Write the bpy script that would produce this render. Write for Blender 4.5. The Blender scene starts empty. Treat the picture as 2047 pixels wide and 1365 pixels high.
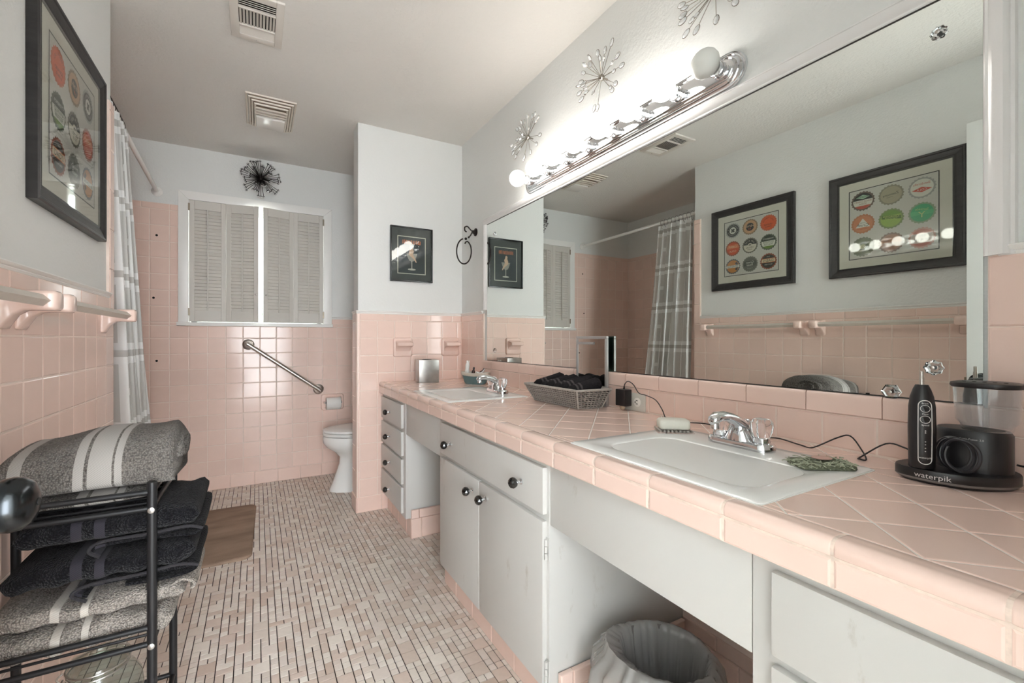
import bpy, bmesh, math, random
from mathutils import Vector, Matrix
random.seed(7)
R = math.radians
PI = math.pi
S = bpy.context.scene
COL = S.collection

# ------------------------------------------------------------------ camera, world, exposure
FPX, PCX, PCY, TH, HC = 867.59, 978.05, 678.21, 0.4916, 1.0743
cd = bpy.data.cameras.new('camera')
cd.sensor_width = 36.0
cd.lens = FPX / 2047 * 36.0
cd.shift_x = (1023.5 - PCX) / 2047
cd.shift_y = (PCY - 682.5) / 2047
cd.clip_start = 0.02
cam = bpy.data.objects.new('camera', cd)
COL.objects.link(cam)
cam.location = (0, 0, HC)
cam.rotation_euler = (PI / 2, 0, -TH)
S.camera = cam

w = bpy.data.worlds.new('world')
S.world = w
w.use_nodes = True
w.node_tree.nodes['Background'].inputs[0].default_value = (0.93, 0.97, 1.0, 1)
w.node_tree.nodes['Background'].inputs[1].default_value = 9.3
S.view_settings.view_transform = 'Standard'
S.view_settings.look = 'None'
S.view_settings.gamma = 1.0
S.view_settings.use_curve_mapping = False
S.view_settings.exposure = 0.95
BULB = 10.5
S.cycles.max_bounces = 10
S.cycles.diffuse_bounces = 6
S.cycles.glossy_bounces = 5
S.cycles.transmission_bounces = 8
S.cycles.transparent_max_bounces = 12
S.cycles.caustics_reflective = False
S.cycles.caustics_refractive = False
S.cycles.adaptive_threshold = 0.012
S.cycles.use_light_tree = False

# ------------------------------------------------------------------ materials
MATS = {}
def srgb(r, g, b):
    f = lambda c: (c / 255 / 12.92) if c / 255 <= 0.04045 else ((c / 255 + 0.055) / 1.055) ** 2.4
    return (f(r), f(g), f(b), 1)

def mat(name, col=(200, 200, 200), rough=0.5, metal=0.0, bump=0.0, bscale=60.0, var=0.0, vscale=4.0,
        rnd=0.0, spec=0.5, emit=None, estr=0.0, detail=3.0, coat=0.0, trans=0.0, dark=None, dlo=0.62, dhi=0.75,
        dscale=9.0, stretch=None):
    if name in MATS:
        return MATS[name]
    m = bpy.data.materials.new(name)
    m.use_nodes = True
    nt = m.node_tree
    N, L = nt.nodes, nt.links
    p = N['Principled BSDF']
    c = srgb(*col)
    p.inputs['Base Color'].default_value = c
    p.inputs['Roughness'].default_value = rough
    p.inputs['Metallic'].default_value = metal
    p.inputs['Specular IOR Level'].default_value = spec
    p.inputs['Coat Weight'].default_value = coat
    p.inputs['Transmission Weight'].default_value = trans
    if emit:
        p.inputs['Emission Color'].default_value = srgb(*emit)
        p.inputs['Emission Strength'].default_value = estr
    tc = N.new('ShaderNodeTexCoord')
    src = tc.outputs['Object']
    if stretch:
        mp = N.new('ShaderNodeMapping')
        mp.inputs['Scale'].default_value = stretch
        L.new(src, mp.inputs['Vector'])
        src = mp.outputs['Vector']
    out = None
    if var or rnd or dark:
        hsv = N.new('ShaderNodeHueSaturation')
        hsv.inputs['Color'].default_value = c
        val = None
        if var:
            nz = N.new('ShaderNodeTexNoise')
            nz.inputs['Scale'].default_value = vscale
            nz.inputs['Detail'].default_value = 5
            L.new(src, nz.inputs['Vector'])
            mr = N.new('ShaderNodeMapRange')
            mr.inputs['From Min'].default_value = 0.25
            mr.inputs['From Max'].default_value = 0.75
            mr.inputs['To Min'].default_value = 1 - var
            mr.inputs['To Max'].default_value = 1 + var
            L.new(nz.outputs['Fac'], mr.inputs['Value'])
            val = mr.outputs[0]
        if rnd:
            oi = N.new('ShaderNodeObjectInfo')
            mr2 = N.new('ShaderNodeMapRange')
            mr2.inputs['To Min'].default_value = 1 - rnd
            mr2.inputs['To Max'].default_value = 1 + rnd
            L.new(oi.outputs['Random'], mr2.inputs['Value'])
            if val is not None:
                mu = N.new('ShaderNodeMath')
                mu.operation = 'MULTIPLY'
                L.new(val, mu.inputs[0])
                L.new(mr2.outputs[0], mu.inputs[1])
                val = mu.outputs[0]
            else:
                val = mr2.outputs[0]
        if val is not None:
            L.new(val, hsv.inputs['Value'])
        out = hsv.outputs['Color']
        if dark:
            nz = N.new('ShaderNodeTexNoise')
            nz.inputs['Scale'].default_value = dscale
            nz.inputs['Detail'].default_value = 8
            nz.inputs['Roughness'].default_value = 0.7
            L.new(src, nz.inputs['Vector'])
            mr = N.new('ShaderNodeMapRange')
            mr.inputs['From Min'].default_value = dlo
            mr.inputs['From Max'].default_value = dhi
            L.new(nz.outputs['Fac'], mr.inputs['Value'])
            mx = N.new('ShaderNodeMix')
            mx.data_type = 'RGBA'
            mx.inputs['B'].default_value = srgb(*dark)
            L.new(out, mx.inputs['A'])
            L.new(mr.outputs[0], mx.inputs['Factor'])
            out = mx.outputs['Result']
        L.new(out, p.inputs['Base Color'])
    if bump:
        nz = N.new('ShaderNodeTexNoise')
        nz.inputs['Scale'].default_value = bscale
        nz.inputs['Detail'].default_value = detail
        L.new(src, nz.inputs['Vector'])
        bp = N.new('ShaderNodeBump')
        bp.inputs['Strength'].default_value = bump
        bp.inputs['Distance'].default_value = 0.004
        L.new(nz.outputs['Fac'], bp.inputs['Height'])
        L.new(bp.outputs['Normal'], p.inputs['Normal'])
    MATS[name] = m
    return m

def glassmat(name, tint=(245, 250, 248), refl=1.0, ior=1.45, rough=0.0, haze=0.0):
    """thin clear pane: transparent plus a Fresnel reflection"""
    m = bpy.data.materials.new(name)
    m.use_nodes = True
    N, L = m.node_tree.nodes, m.node_tree.links
    N.remove(N['Principled BSDF'])
    t = N.new('ShaderNodeBsdfTransparent')
    t.inputs[0].default_value = srgb(*tint)
    g = N.new('ShaderNodeBsdfGlossy')
    g.inputs['Color'].default_value = (refl, refl, refl, 1)
    g.inputs['Roughness'].default_value = rough
    ge = N.new('ShaderNodeNewGeometry')
    dt = N.new('ShaderNodeVectorMath')
    dt.operation = 'DOT_PRODUCT'
    L.new(ge.outputs['Incoming'], dt.inputs[0])
    L.new(ge.outputs['Normal'], dt.inputs[1])
    last = dt.outputs['Value']
    f0 = ((ior - 1) / (ior + 1)) ** 2
    f = None
    for op, v in (('ABSOLUTE', None), ('SUBTRACT', 1.0), ('POWER', 5.0), ('MULTIPLY', 1 - f0), ('ADD', f0)):
        f = N.new('ShaderNodeMath')
        f.operation = op
        if op == 'SUBTRACT':
            f.inputs[0].default_value = v
            L.new(last, f.inputs[1])
        else:
            L.new(last, f.inputs[0])
            if v is not None:
                f.inputs[1].default_value = v
        last = f.outputs[0]
    mx = N.new('ShaderNodeMixShader')
    base = t.outputs[0]
    if haze:
        d = N.new('ShaderNodeBsdfDiffuse')
        d.inputs[0].default_value = srgb(*tint)
        m2 = N.new('ShaderNodeMixShader')
        m2.inputs[0].default_value = haze
        L.new(t.outputs[0], m2.inputs[1])
        L.new(d.outputs[0], m2.inputs[2])
        base = m2.outputs[0]
    L.new(f.outputs[0], mx.inputs[0])
    L.new(base, mx.inputs[1])
    L.new(g.outputs[0], mx.inputs[2])
    L.new(mx.outputs[0], N['Material Output'].inputs[0])
    MATS[name] = m
    return m

plaster = mat('plaster', (224, 225, 223), 0.85, bump=0.35, bscale=95, detail=2, var=0.012, vscale=2, spec=0.3)
ceil_m = mat('ceiling_paint', (222, 219, 214), 0.9, bump=0.7, bscale=85, detail=3, var=0.02, vscale=2, spec=0.2)
tile_m = mat('pink_tile', (234, 207, 195), 0.13, rnd=0.03, var=0.015, vscale=14, spec=0.42)
grout_m = mat('wall_grout', (234, 216, 205), 0.8, var=0.06, vscale=30)
cgrout_m = mat('counter_grout', (226, 220, 214), 0.6, var=0.08, vscale=20)
fgrout_m = mat('floor_grout', (40, 30, 26), 0.9, var=0.2, vscale=20)
trim_m = mat('white_trim', (236, 235, 232), 0.35, var=0.02, vscale=5)
gloss_m = mat('gloss_white_trim', (232, 231, 230), 0.18, spec=0.6)
cab_m = mat('cabinet_paint', (203, 202, 199), 0.38, var=0.03, vscale=3, bump=0.06, bscale=40,
            dark=(158, 148, 134), dlo=0.61, dhi=0.80, dscale=11, stretch=(1, 1, 0.35))
chrome = mat('chrome', (225, 227, 230), 0.07, 1.0)
bchrome = mat('brushed_steel', (190, 184, 178), 0.28, 1.0, bump=0.05, bscale=300)
porcelain = mat('porcelain', (238, 238, 236), 0.12, spec=0.6)
black_m = mat('black_metal', (34, 34, 36), 0.42, 0.3)
knob_m = mat('black_knob', (14, 13, 13), 0.08, spec=0.8)
blackpl = mat('black_plastic', (30, 29, 31), 0.36, bump=0.03, bscale=400)
white_m = mat('white_plastic', (232, 230, 224), 0.4)
iron_m = mat('dark_iron', (32, 24, 22), 0.35, 0.6)
mirror_m = mat('mirror_silver', (232, 237, 233), 0.005, 1.0)
frame_m = mat('black_frame', (42, 40, 40), 0.38, bump=0.15, bscale=30, var=0.3, vscale=12, stretch=(1, 1, 6))
paper_m = mat('mat_board', (222, 216, 208), 0.85)
glass_m = glassmat('picture_glass', (250, 252, 250), refl=0.7, rough=0.03)
clear_m = glassmat('clear_plastic', (247, 249, 250), ior=1.5, haze=0.02)
jar_m = glassmat('jar_glass', (226, 232, 228), ior=1.5, haze=0.03)
acryl = mat('acrylic', (250, 250, 252), 0.02, trans=1.0, spec=0.5)

# ------------------------------------------------------------------ mesh helpers
def base_of(o):
    v = Vector((0, 0, 0))
    while o is not None:
        v += o.location
        o = o.parent
    return v

def link(o, parent=None):
    COL.objects.link(o)
    if parent is not None:
        o.parent = parent
    return o

def tag(o, label, cat=None, group=None):
    o['label'] = label
    if cat:
        o['category'] = cat
    if group:
        o['group'] = group
    return o

def thing(name, label, cat, loc=(0, 0, 0), group=None):
    o = bpy.data.objects.new(name, None)
    o.empty_display_size = 0.05
    link(o)
    o.location = loc
    return tag(o, label, cat, group)

class MB:
    def __init__(s):
        s.v = []
        s.f = []
    def add(s, vs, fs):
        b = len(s.v)
        s.v += [tuple(x) for x in vs]
        s.f += [tuple(i + b for i in f) for f in fs]
        return s
    def box(s, x0, x1, y0, y1, z0, z1):
        return s.add([(x0, y0, z0), (x1, y0, z0), (x1, y1, z0), (x0, y1, z0), (x0, y0, z1), (x1, y0, z1), (x1, y1, z1), (x0, y1, z1)],
                     [(0, 3, 2, 1), (4, 5, 6, 7), (0, 1, 5, 4), (1, 2, 6, 5), (2, 3, 7, 6), (3, 0, 4, 7)])
    def loft(s, loops, caps=True, closed=True):
        n = len(loops[0])
        vs = [p for l in loops for p in l]
        fs = []
        for i in range(len(loops) - 1):
            for j in range(n if closed else n - 1):
                k = (j + 1) % n
                fs.append((i * n + j, i * n + k, (i + 1) * n + k, (i + 1) * n + j))
        if caps:
            fs.append(tuple(reversed(range(n))))
            fs.append(tuple(range((len(loops) - 1) * n, len(loops) * n)))
        return s.add(vs, fs)
    def tube(s, pts, r, n=8, caps=True, closed=False):
        P = [Vector(p) for p in pts]
        m = len(P)
        rs = r if isinstance(r, (list, tuple)) else [r] * m
        loops = []
        up = None
        for i in range(m):
            if closed:
                t = P[(i + 1) % m] - P[i - 1]
            else:
                t = P[min(i + 1, m - 1)] - P[max(i - 1, 0)]
            t.normalize()
            if up is None:
                a = Vector((0, 0, 1)) if abs(t.z) < 0.9 else Vector((1, 0, 0))
                up = t.cross(a).normalized()
            else:
                up = (up - t * up.dot(t))
                if up.length < 1e-6:
                    up = t.orthogonal()
                up.normalize()
            b = t.cross(up)
            loops.append([P[i] + (up * math.cos(2 * PI * k / n) + b * math.sin(2 * PI * k / n)) * rs[i] for k in range(n)])
        if closed:
            loops.append(loops[0])
        return s.loft(loops, caps and not closed)
    def cyl(s, p0, p1, r0, r1=None, n=16):
        return s.tube([p0, p1], [r0, r0 if r1 is None else r1], n)
    def lathe(s, prof, o=(0, 0, 0), axis=(0, 0, 1), n=24, caps=True):
        a = Vector(axis).normalized()
        u = a.orthogonal().normalized()
        if abs(a.z) > 0.99:
            u = Vector((1, 0, 0))
        b = a.cross(u)
        o = Vector(o)
        loops = [[o + a * h + (u * math.cos(2 * PI * k / n) + b * math.sin(2 * PI * k / n)) * max(r, 1e-5) for k in range(n)] for r, h in prof]
        return s.loft(loops, caps)
    def sphere(s, c, r, n=16, m=10):
        r = r if isinstance(r, (list, tuple)) else (r, r, r)
        loops = []
        for i in range(m + 1):
            t = PI * (i / m - 0.5)
            q = max(math.cos(t), 1e-3)
            loops.append([(c[0] + r[0] * q * math.cos(2 * PI * k / n), c[1] + r[1] * q * math.sin(2 * PI * k / n), c[2] + r[2] * math.sin(t)) for k in range(n)])
        return s.loft(loops)
    def prism(s, poly, fn, lo, hi):
        """poly 2D (a,b), fn(a,b,h)->xyz"""
        n = len(poly)
        return s.add([fn(a, b, lo) for a, b in poly] + [fn(a, b, hi) for a, b in poly],
                     [tuple(reversed(range(n))), tuple(range(n, 2 * n))] + [(i, (i + 1) % n, n + (i + 1) % n, n + i) for i in range(n)])
    def poly(s, pts):
        return s.add(pts, [tuple(range(len(pts)))])
    def rot(s, c, ang, axis='Z'):
        M = Matrix.Translation(c) @ Matrix.Rotation(ang, 4, axis) @ Matrix.Translation(-Vector(c))
        s.v = [tuple(M @ Vector(p)) for p in s.v]
        return s
    def mesh(s, name, off=(0, 0, 0), smooth=True, bevel=0, seg=2, angle=40):
        me = bpy.data.meshes.new(name)
        me.from_pydata([(p[0] - off[0], p[1] - off[1], p[2] - off[2]) for p in s.v], [], s.f)
        bm = bmesh.new()
        bm.from_mesh(me)
        bmesh.ops.recalc_face_normals(bm, faces=bm.faces)
        if bevel:
            ed = [e for e in bm.edges if len(e.link_faces) == 2 and e.calc_face_angle(0) > R(30)]
            bmesh.ops.bevel(bm, geom=ed, offset=bevel, segments=seg, affect='EDGES', profile=0.6)
        bm.to_mesh(me)
        bm.free()
        if smooth:
            me.polygons.foreach_set('use_smooth', [True] * len(me.polygons))
            me.set_sharp_from_angle(angle=R(angle))
        return me
    def build(s, name, m, parent=None, smooth=True, bevel=0, seg=2, angle=40, kind=None):
        off = base_of(parent)
        me = s.mesh(name, off, smooth, bevel, seg, angle)
        me.materials.append(m)
        o = bpy.data.objects.new(name, me)
        link(o, parent)
        if kind:
            o['kind'] = kind
        return o

def single(o, label, cat, group=None):
    return tag(o, label, cat, group)

def arc(cx, cy, r, a0, a1, n):
    return [(cx + r * math.cos(R(a0 + (a1 - a0) * i / n)), cy + r * math.sin(R(a0 + (a1 - a0) * i / n))) for i in range(n + 1)]

def rrect(x0, x1, y0, y1, r, n=5):
    p = []
    for cx, cy, a in ((x1 - r, y1 - r, 0), (x0 + r, y1 - r, 90), (x0 + r, y0 + r, 180), (x1 - r, y0 + r, 270)):
        p += arc(cx, cy, r, a, a + 90, n)
    return p

def smoothpath(pts, k=6):
    P = [Vector(p) for p in pts]
    out = []
    for i in range(len(P) - 1):
        a, b, c, d = P[max(i - 1, 0)], P[i], P[i + 1], P[min(i + 2, len(P) - 1)]
        for j in range(k):
            t = j / k
            out.append(0.5 * ((2 * b) + (c - a) * t + (2 * a - 5 * b + 4 * c - d) * t * t + (3 * b - a - 3 * c + d) * t ** 3))
    out.append(P[-1])
    return out

def clip(poly, px, py, nx, ny):
    out = []
    n = len(poly)
    for i in range(n):
        a, b = poly[i], poly[(i + 1) % n]
        da = (a[0] - px) * nx + (a[1] - py) * ny
        db = (b[0] - px) * nx + (b[1] - py) * ny
        if da >= 0:
            out.append(a)
        if (da > 0 > db) or (da < 0 < db):
            t = da / (da - db)
            out.append((a[0] + (b[0] - a[0]) * t, a[1] + (b[1] - a[1]) * t))
    return out

def area(p):
    return 0.5 * sum(p[i][0] * p[(i + 1) % len(p)][1] - p[(i + 1) % len(p)][0] * p[i][1] for i in range(len(p))) if len(p) > 2 else 0

def inset(poly, d):
    src = poly if area(poly) > 0 else poly[::-1]
    out = src
    for i in range(len(src)):
        a, b = src[i], src[(i + 1) % len(src)]
        l = math.hypot(b[0] - a[0], b[1] - a[1])
        if l < 1e-6:
            continue
        nx, ny = -(b[1] - a[1]) / l, (b[0] - a[0]) / l
        out = clip(out, a[0] + nx * d, a[1] + ny * d, nx, ny)
        if len(out) < 3:
            return []
    return out

# wall tile pieces: shared meshes, local x = width, y = height, z = out of the wall
TM = {}
def tile_mesh(wd, ht, t=0.005, bev=0.0035, m=None, round_top=False):
    key = (round(wd, 4), round(ht, 4), t, (m or tile_m).name, round_top)
    if key not in TM:
        b = MB()
        x, y = wd / 2, ht / 2
        def lp(i, z):
            return [(-x + i, -y + i, z), (x - i, -y + i, z), (x - i, y - i, z), (-x + i, y - i, z)]
        ls = [lp(0, -0.003), lp(0, t - bev), lp(bev * 0.35, t - bev * 0.3), lp(bev * 1.1, t)]
        b.loft(ls)
        b.f.remove(tuple(reversed(range(4))))
        me = b.mesh('tile', smooth=False)
        me.materials.append(m or tile_m)
        TM[key] = me
    return TM[key]

ORI = {'+x': (PI / 2, 0, PI / 2), '-x': (PI / 2, 0, -PI / 2), '-y': (PI / 2, 0, 0), '+z': (0, 0, 0), '+y': (PI / 2, 0, PI)}
GR = 0.0022
def tile(parent, name, o, plane, u0, u1, v0, v1, t=0.005, m=None):
    """piece in wall coordinates: u = world X or Y along the wall, v = Z"""
    if u1 - u0 < 0.012 or v1 - v0 < 0.008:
        return
    me = tile_mesh(u1 - u0 - GR, v1 - v0 - GR, t, m=m)
    ob = bpy.data.objects.new(name, me)
    link(ob, parent)
    u, v = (u0 + u1) / 2, (v0 + v1) / 2
    p = {'x': Vector((plane, u, v)), 'y': Vector((u, plane, v))}[o[1]]
    ob.location = p - base_of(parent)
    ob.rotation_euler = ORI[o]
    return ob

def field(parent, o, plane, u0, u1, v0, v1, ou, ov, p=0.1095, name='wall_tile', skip=None, limit=None):
    i0 = math.floor((u0 - ou) / p + 1e-6)
    j0 = math.floor((v0 - ov) / p + 1e-6)
    i = i0
    while ou + i * p < u1 - 1e-6:
        j = j0
        while ov + j * p < v1 - 1e-6:
            a0, a1 = max(u0, ou + i * p), min(u1, ou + (i + 1) * p)
            b0, b1 = max(v0, ov + j * p), min(v1, ov + (j + 1) * p)
            if not (skip and skip((a0 + a1) / 2, (b0 + b1) / 2)):
                tile(parent, name, o, plane, a0, a1, b0, b1)
            j += 1
        i += 1

def row(parent, name, o, plane, u0, u1, v0, v1, ou, p=0.1545, t=0.006):
    i = math.floor((u0 - ou) / p + 1e-6)
    while ou + i * p < u1 - 1e-6:
        tile(parent, name, o, plane, max(u0, ou + i * p), min(u1, ou + (i + 1) * p), v0, v1, t)
        i += 1

# text as a flat mesh
TXT = {}
def text_shape(s, size):
    if (s, size) not in TXT:
        c = bpy.data.curves.new('t', 'FONT')
        c.body = s
        c.size = size
        c.align_x = 'CENTER'
        c.align_y = 'CENTER'
        c.resolution_u = 2
        o = bpy.data.objects.new('t', c)
        COL.objects.link(o)
        dg = bpy.context.evaluated_depsgraph_get()
        dg.update()
        me = o.evaluated_get(dg).to_mesh()
        TXT[(s, size)] = ([(v.co.x, v.co.y) for v in me.vertices], [tuple(p.vertices) for p in me.polygons])
        o.evaluated_get(dg).to_mesh_clear()
        bpy.data.objects.remove(o)
        bpy.data.curves.remove(c)
    return TXT[(s, size)]

def lettering(parts, fn, h, m, parent, name='lettering'):
    """parts: (text,size,u,v,xscale,rot)"""
    b = MB()
    for s, size, u, v, sx, ro in parts:
        vs, fs = text_shape(s, size)
        c, sn = math.cos(ro), math.sin(ro)
        b.add([fn(u + (x * sx) * c - y * sn, v + (x * sx) * sn + y * c, h) for x, y in vs], fs)
    if not b.v:
        return
    off = base_of(parent)
    me = bpy.data.meshes.new(name)
    me.from_pydata([(p[0] - off[0], p[1] - off[1], p[2] - off[2]) for p in b.v], [], b.f)
    me.materials.append(m)
    o = bpy.data.objects.new(name, me)
    return link(o, parent)

# ------------------------------------------------------------------ dimensions
XR, XL, YP, YB, ZC = 1.256, -0.512, 2.744, 3.652, 2.417
YF = -0.10                      # wall with the doorway behind the camera
XT, YT = -1.27, 2.235           # tub alcove
ZT0 = 0.097                     # top of the base tiles
P = 0.1095
ZCAP0, ZCAP1, ZTR = ZT0 + 10 * P, 1.236, 1.254
CT = 0.806                      # counter top

# ------------------------------------------------------------------ structure
def struct(name, b, m, label=None, smooth=False, bevel=0, parent=None):
    o = b.build(name, m, parent, smooth=smooth, bevel=bevel)
    if parent is None:
        o['kind'] = 'structure'
        if label:
            o['label'] = label
    return o

WX0, WX1, WZ0, WZ1 = -0.419, 0.465, 1.195, 2.046     # window opening
floor = struct('floor', MB().box(XT - 0.1, XR + 0.1, YF - 0.1, YB + 0.1, -0.12, -0.002), fgrout_m, 'mosaic floor of small beige and pink tiles with dark joints')
ceiling = struct('ceiling', MB().box(XT - 0.1, XR + 0.1, YF - 0.1, YB + 0.1, ZC, ZC + 0.1), ceil_m, 'textured off-white ceiling')
wall_left = struct('wall_left', MB().box(XT - 0.1, XL, YF - 0.1, 2.225, -0.01, ZC + 0.05), plaster, 'wall with pink tiles below white plaster and two framed pictures')
wall_right = struct('wall_right', MB().box(XR + 0.002, XR + 0.12, YF - 0.1, YB + 0.1, -0.01, ZC + 0.05), plaster, 'wall behind the long vanity mirror')
b = MB()
YBp = YB + 0.008
b.box(XT - 0.1, WX0, YBp, YBp + 0.12, -0.01, ZC + 0.05).box(WX1, XR + 0.1, YBp, YBp + 0.12, -0.01, ZC + 0.05)
b.box(WX0, WX1, YBp, YBp + 0.12, -0.01, WZ0).box(WX0, WX1, YBp, YBp + 0.12, WZ1, ZC + 0.05)
wall_back = struct('wall_back', b, plaster, 'far wall with the shuttered window and pink tiles')
wall_partition = struct('wall_partition', MB().box(0.552, XR + 0.05, YP + 0.008, 2.885, -0.01, ZC + 0.05), plaster, 'short partition wall between the vanity and the toilet', bevel=0)
wall_tub = struct('wall_tub', MB().box(XT - 0.1, XT - 0.008, 2.2, YB + 0.1, -0.01, ZC + 0.04), plaster, 'tiled side wall of the tub alcove')
b = MB()
b.box(XL - 0.05, -0.345, YF - 0.1, YF, -0.01, ZC + 0.05).box(0.40, XR + 0.1, YF - 0.1, YF, -0.01, ZC + 0.05).box(-0.345, 0.40, YF - 0.1, YF, 2.05, ZC + 0.05)
wall_front = struct('wall_front', b, plaster, 'wall with the open doorway behind the camera')

# unseen hallway added to steer daylight through the doorway, open at its far end
hy0, hy1, hx0, hx1, hz = -1.75, YF - 0.1, -0.62, 0.66, 2.32
wall_added_hall = struct('wall_added_hall', MB().box(hx0 - 0.1, hx0, hy0, hy1, -0.01, hz + 0.1).box(hx1, hx1 + 0.1, hy0, hy1, -0.01, hz + 0.1).box(hx0 - 0.1, hx1 + 0.1, hy0, hy1, hz, hz + 0.1), plaster, 'added unseen white hallway shaping the daylight through the open doorway')
floor_added_hall = struct('floor_added_hall', MB().box(hx0 - 0.1, hx1 + 0.1, hy0, hy1, -0.1, 0.0), mat('added_hall_carpet', (176, 166, 152), 0.95, bump=0.5, bscale=200), 'beige floor of the added hallway behind the doorway')

# grout beds
def bed(parent, *bx, m=None):
    b = MB()
    for q in bx:
        b.box(*q)
    return b.build('grout_bed', m or grout_m, parent, smooth=False)
bed(wall_left, (XL - 0.01, XL + 0.0088, YF, 2.228, 0, ZCAP1), (XL - 0.01, XL + 0.0088, 2.172, 2.228, ZCAP1, 2.0))
bed(wall_back, (XT, -0.478, YB + 0.0012, YBp + 0.01, 0, 2.0), (-0.478, XR + 0.01, YB + 0.0012, YBp + 0.01, 0, 1.17), (0.527, XR + 0.01, YB + 0.0012, YBp + 0.01, 1.17, ZCAP1))
bed(wall_tub, (XT - 0.02, XT - 0.0012, 2.22, YB + 0.01, 0, 2.0), (XT, XL, 2.222, 2.2328, 0, 2.0))
bed(wall_partition, (0.5435, XR + 0.01, YP + 0.0012, 2.88, 0, ZCAP1))
bed(wall_right, (XR - 0.0046, XR + 0.01, YF, 0.286, 0, ZCAP1), (XR - 0.0046, XR + 0.01, 0.286, 2.415, 0, 0.94), (XR - 0.0046, XR + 0.01, 2.41, 2.76, 0, ZCAP1), (XR - 0.0046, XR + 0.01, 2.885, YB + 0.02, 0, ZCAP1))

# --- left wall tiles
yl0 = 1.4704 - 13 * P
field(wall_left, '+x', XL + 0.005, 0.16, 2.225 + 0.004, ZT0, ZCAP0, 1.4704, ZT0)
row(wall_left, 'cap_tile', '+x', XL + 0.005, 0.16, 2.172, ZCAP0, ZCAP1, 2.172)
row(wall_left, 'base_tile', '+x', XL + 0.005, 0.16, 2.229, 0, ZT0, 2.229)
z = ZCAP0
while z < 1.99:
    tile(wall_left, 'edge_tile', '+x', XL + 0.005, 2.174, 2.229, z, min(z + 0.1545, 2.0), 0.007)
    z += 0.1545
# --- tub walls
field(wall_tub, '+x', XT - 0.005, 2.235, YB, 0.40, ZT0 + 17 * P, YB - 13 * P, ZT0)
row(wall_tub, 'cap_tile', '+x', XT - 0.005, 2.235, YB, ZT0 + 17 * P, 2.0, YB)
for i in range(7):
    for j in range(4, 17):
        tile(wall_tub, 'wall_tile', '+y', 2.229, XT + i * P, min(XL, XT + (i + 1) * P), ZT0 + j * P, ZT0 + (j + 1) * P)
# --- back wall
ox = -0.5267
field(wall_back, '-y', YB + 0.005, XT, 0.86, ZT0, 1.17, ox, ZT0)
field(wall_back, '-y', YB + 0.005, XT, -0.478, 1.17, ZT0 + 17 * P, ox, ZT0)
row(wall_back, 'cap_tile', '-y', YB + 0.005, XT, -0.478, ZT0 + 17 * P, 2.0, ox)
field(wall_back, '-y', YB + 0.005, 0.527, 0.86, 1.17, ZCAP0, ox, ZT0)
row(wall_back, 'cap_tile', '-y', YB + 0.005, 0.527, XR, ZCAP0, ZCAP1, 0.527)
row(wall_back, 'base_tile', '-y', YB + 0.005, XT, XR, 0, ZT0, -0.478, t=0.008)
b = MB()
for i in range(4):
    for j in range(10):
        x0, z0 = 0.8780 + i * P * 0.86 - 0.018, ZT0 + j * P
        b.box(x0, x0 + P * 0.86 - GR, YB, YB + 0.006, z0, z0 + P - GR)
b.build('tile_field', tile_m, wall_back, smooth=False, bevel=0.001, seg=1)['kind'] = 'stuff'
for (x, z) in ((-0.598, 1.779), (-0.615, 1.355), (-0.598, 0.929)):
    MB().cyl((x, YB - 0.0004, z), (x, YB + 0.002, z), 0.0075, n=10).build('screw_hole', mat('hole', (12, 10, 9), 0.9), wall_back)
# --- partition
field(wall_partition, '-y', YP + 0.005, 0.561, XR - 0.005, ZT0, ZCAP0, 0.561, ZT0)
row(wall_partition, 'cap_tile', '-y', YP + 0.005, 0.561, XR - 0.005, ZCAP0, ZCAP1, 0.561)
row(wall_partition, 'base_tile', '-y', YP + 0.005, 0.542, 0.80, 0, ZT0, 0.542, t=0.008)
# rounded edge pieces on the partition end
z = ZT0
while z < ZCAP1 - 0.01:
    z1 = min(z + 0.1545, ZCAP1)
    pr = [(0.561 - GR / 2, YP + 0.006), (0.561 - GR / 2, YP)] + [(0.5545 + 0.0125 * math.cos(R(a)), YP + 0.0125 + 0.0125 * math.sin(R(a))) for a in (-90, -115, -135, -158, -180)] + [(0.542, YP + 0.045), (0.547, YP + 0.045)]
    MB().prism(pr, lambda a, c, h: (a, c, h), z + GR / 2, z1 - GR / 2).build('edge_tile', tile_m, wall_partition, angle=50)
    tile(wall_partition, 'wall_tile', '-x', 0.5475, YP + 0.047, 2.885, z, z1)
    z = z1
for k in range(1):
    tile(wall_partition, 'base_tile', '-x', 0.5475, YP, 2.885, 0, ZT0, 0.010)
# --- right wall
field(wall_right, '-x', XR - 0.001, 2.415, YP, CT, ZCAP0, YP - 8 * P, ZT0)
row(wall_right, 'cap_tile', '-x', XR - 0.001, 2.415, YP, ZCAP0, ZCAP1, YP)
ZS = 0.891
field(wall_right, '-x', XR - 0.001, 0.286, 2.415, CT + 0.002, ZS, 0.6755, ZS - P)
for (a0, a1) in ((0.172, 0.286),):
    for z0, z1 in ((CT + 0.002, 0.891), (0.891, 0.944), (0.944, 1.098), (1.098, ZCAP1)):
        tile(wall_right, 'edge_tile', '-x', XR - 0.001, a0, a1, z0, z1, 0.0065)
field(wall_right, '-x', XR - 0.001, YF, 0.172, CT, ZCAP0, 0.172, ZT0)
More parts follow.
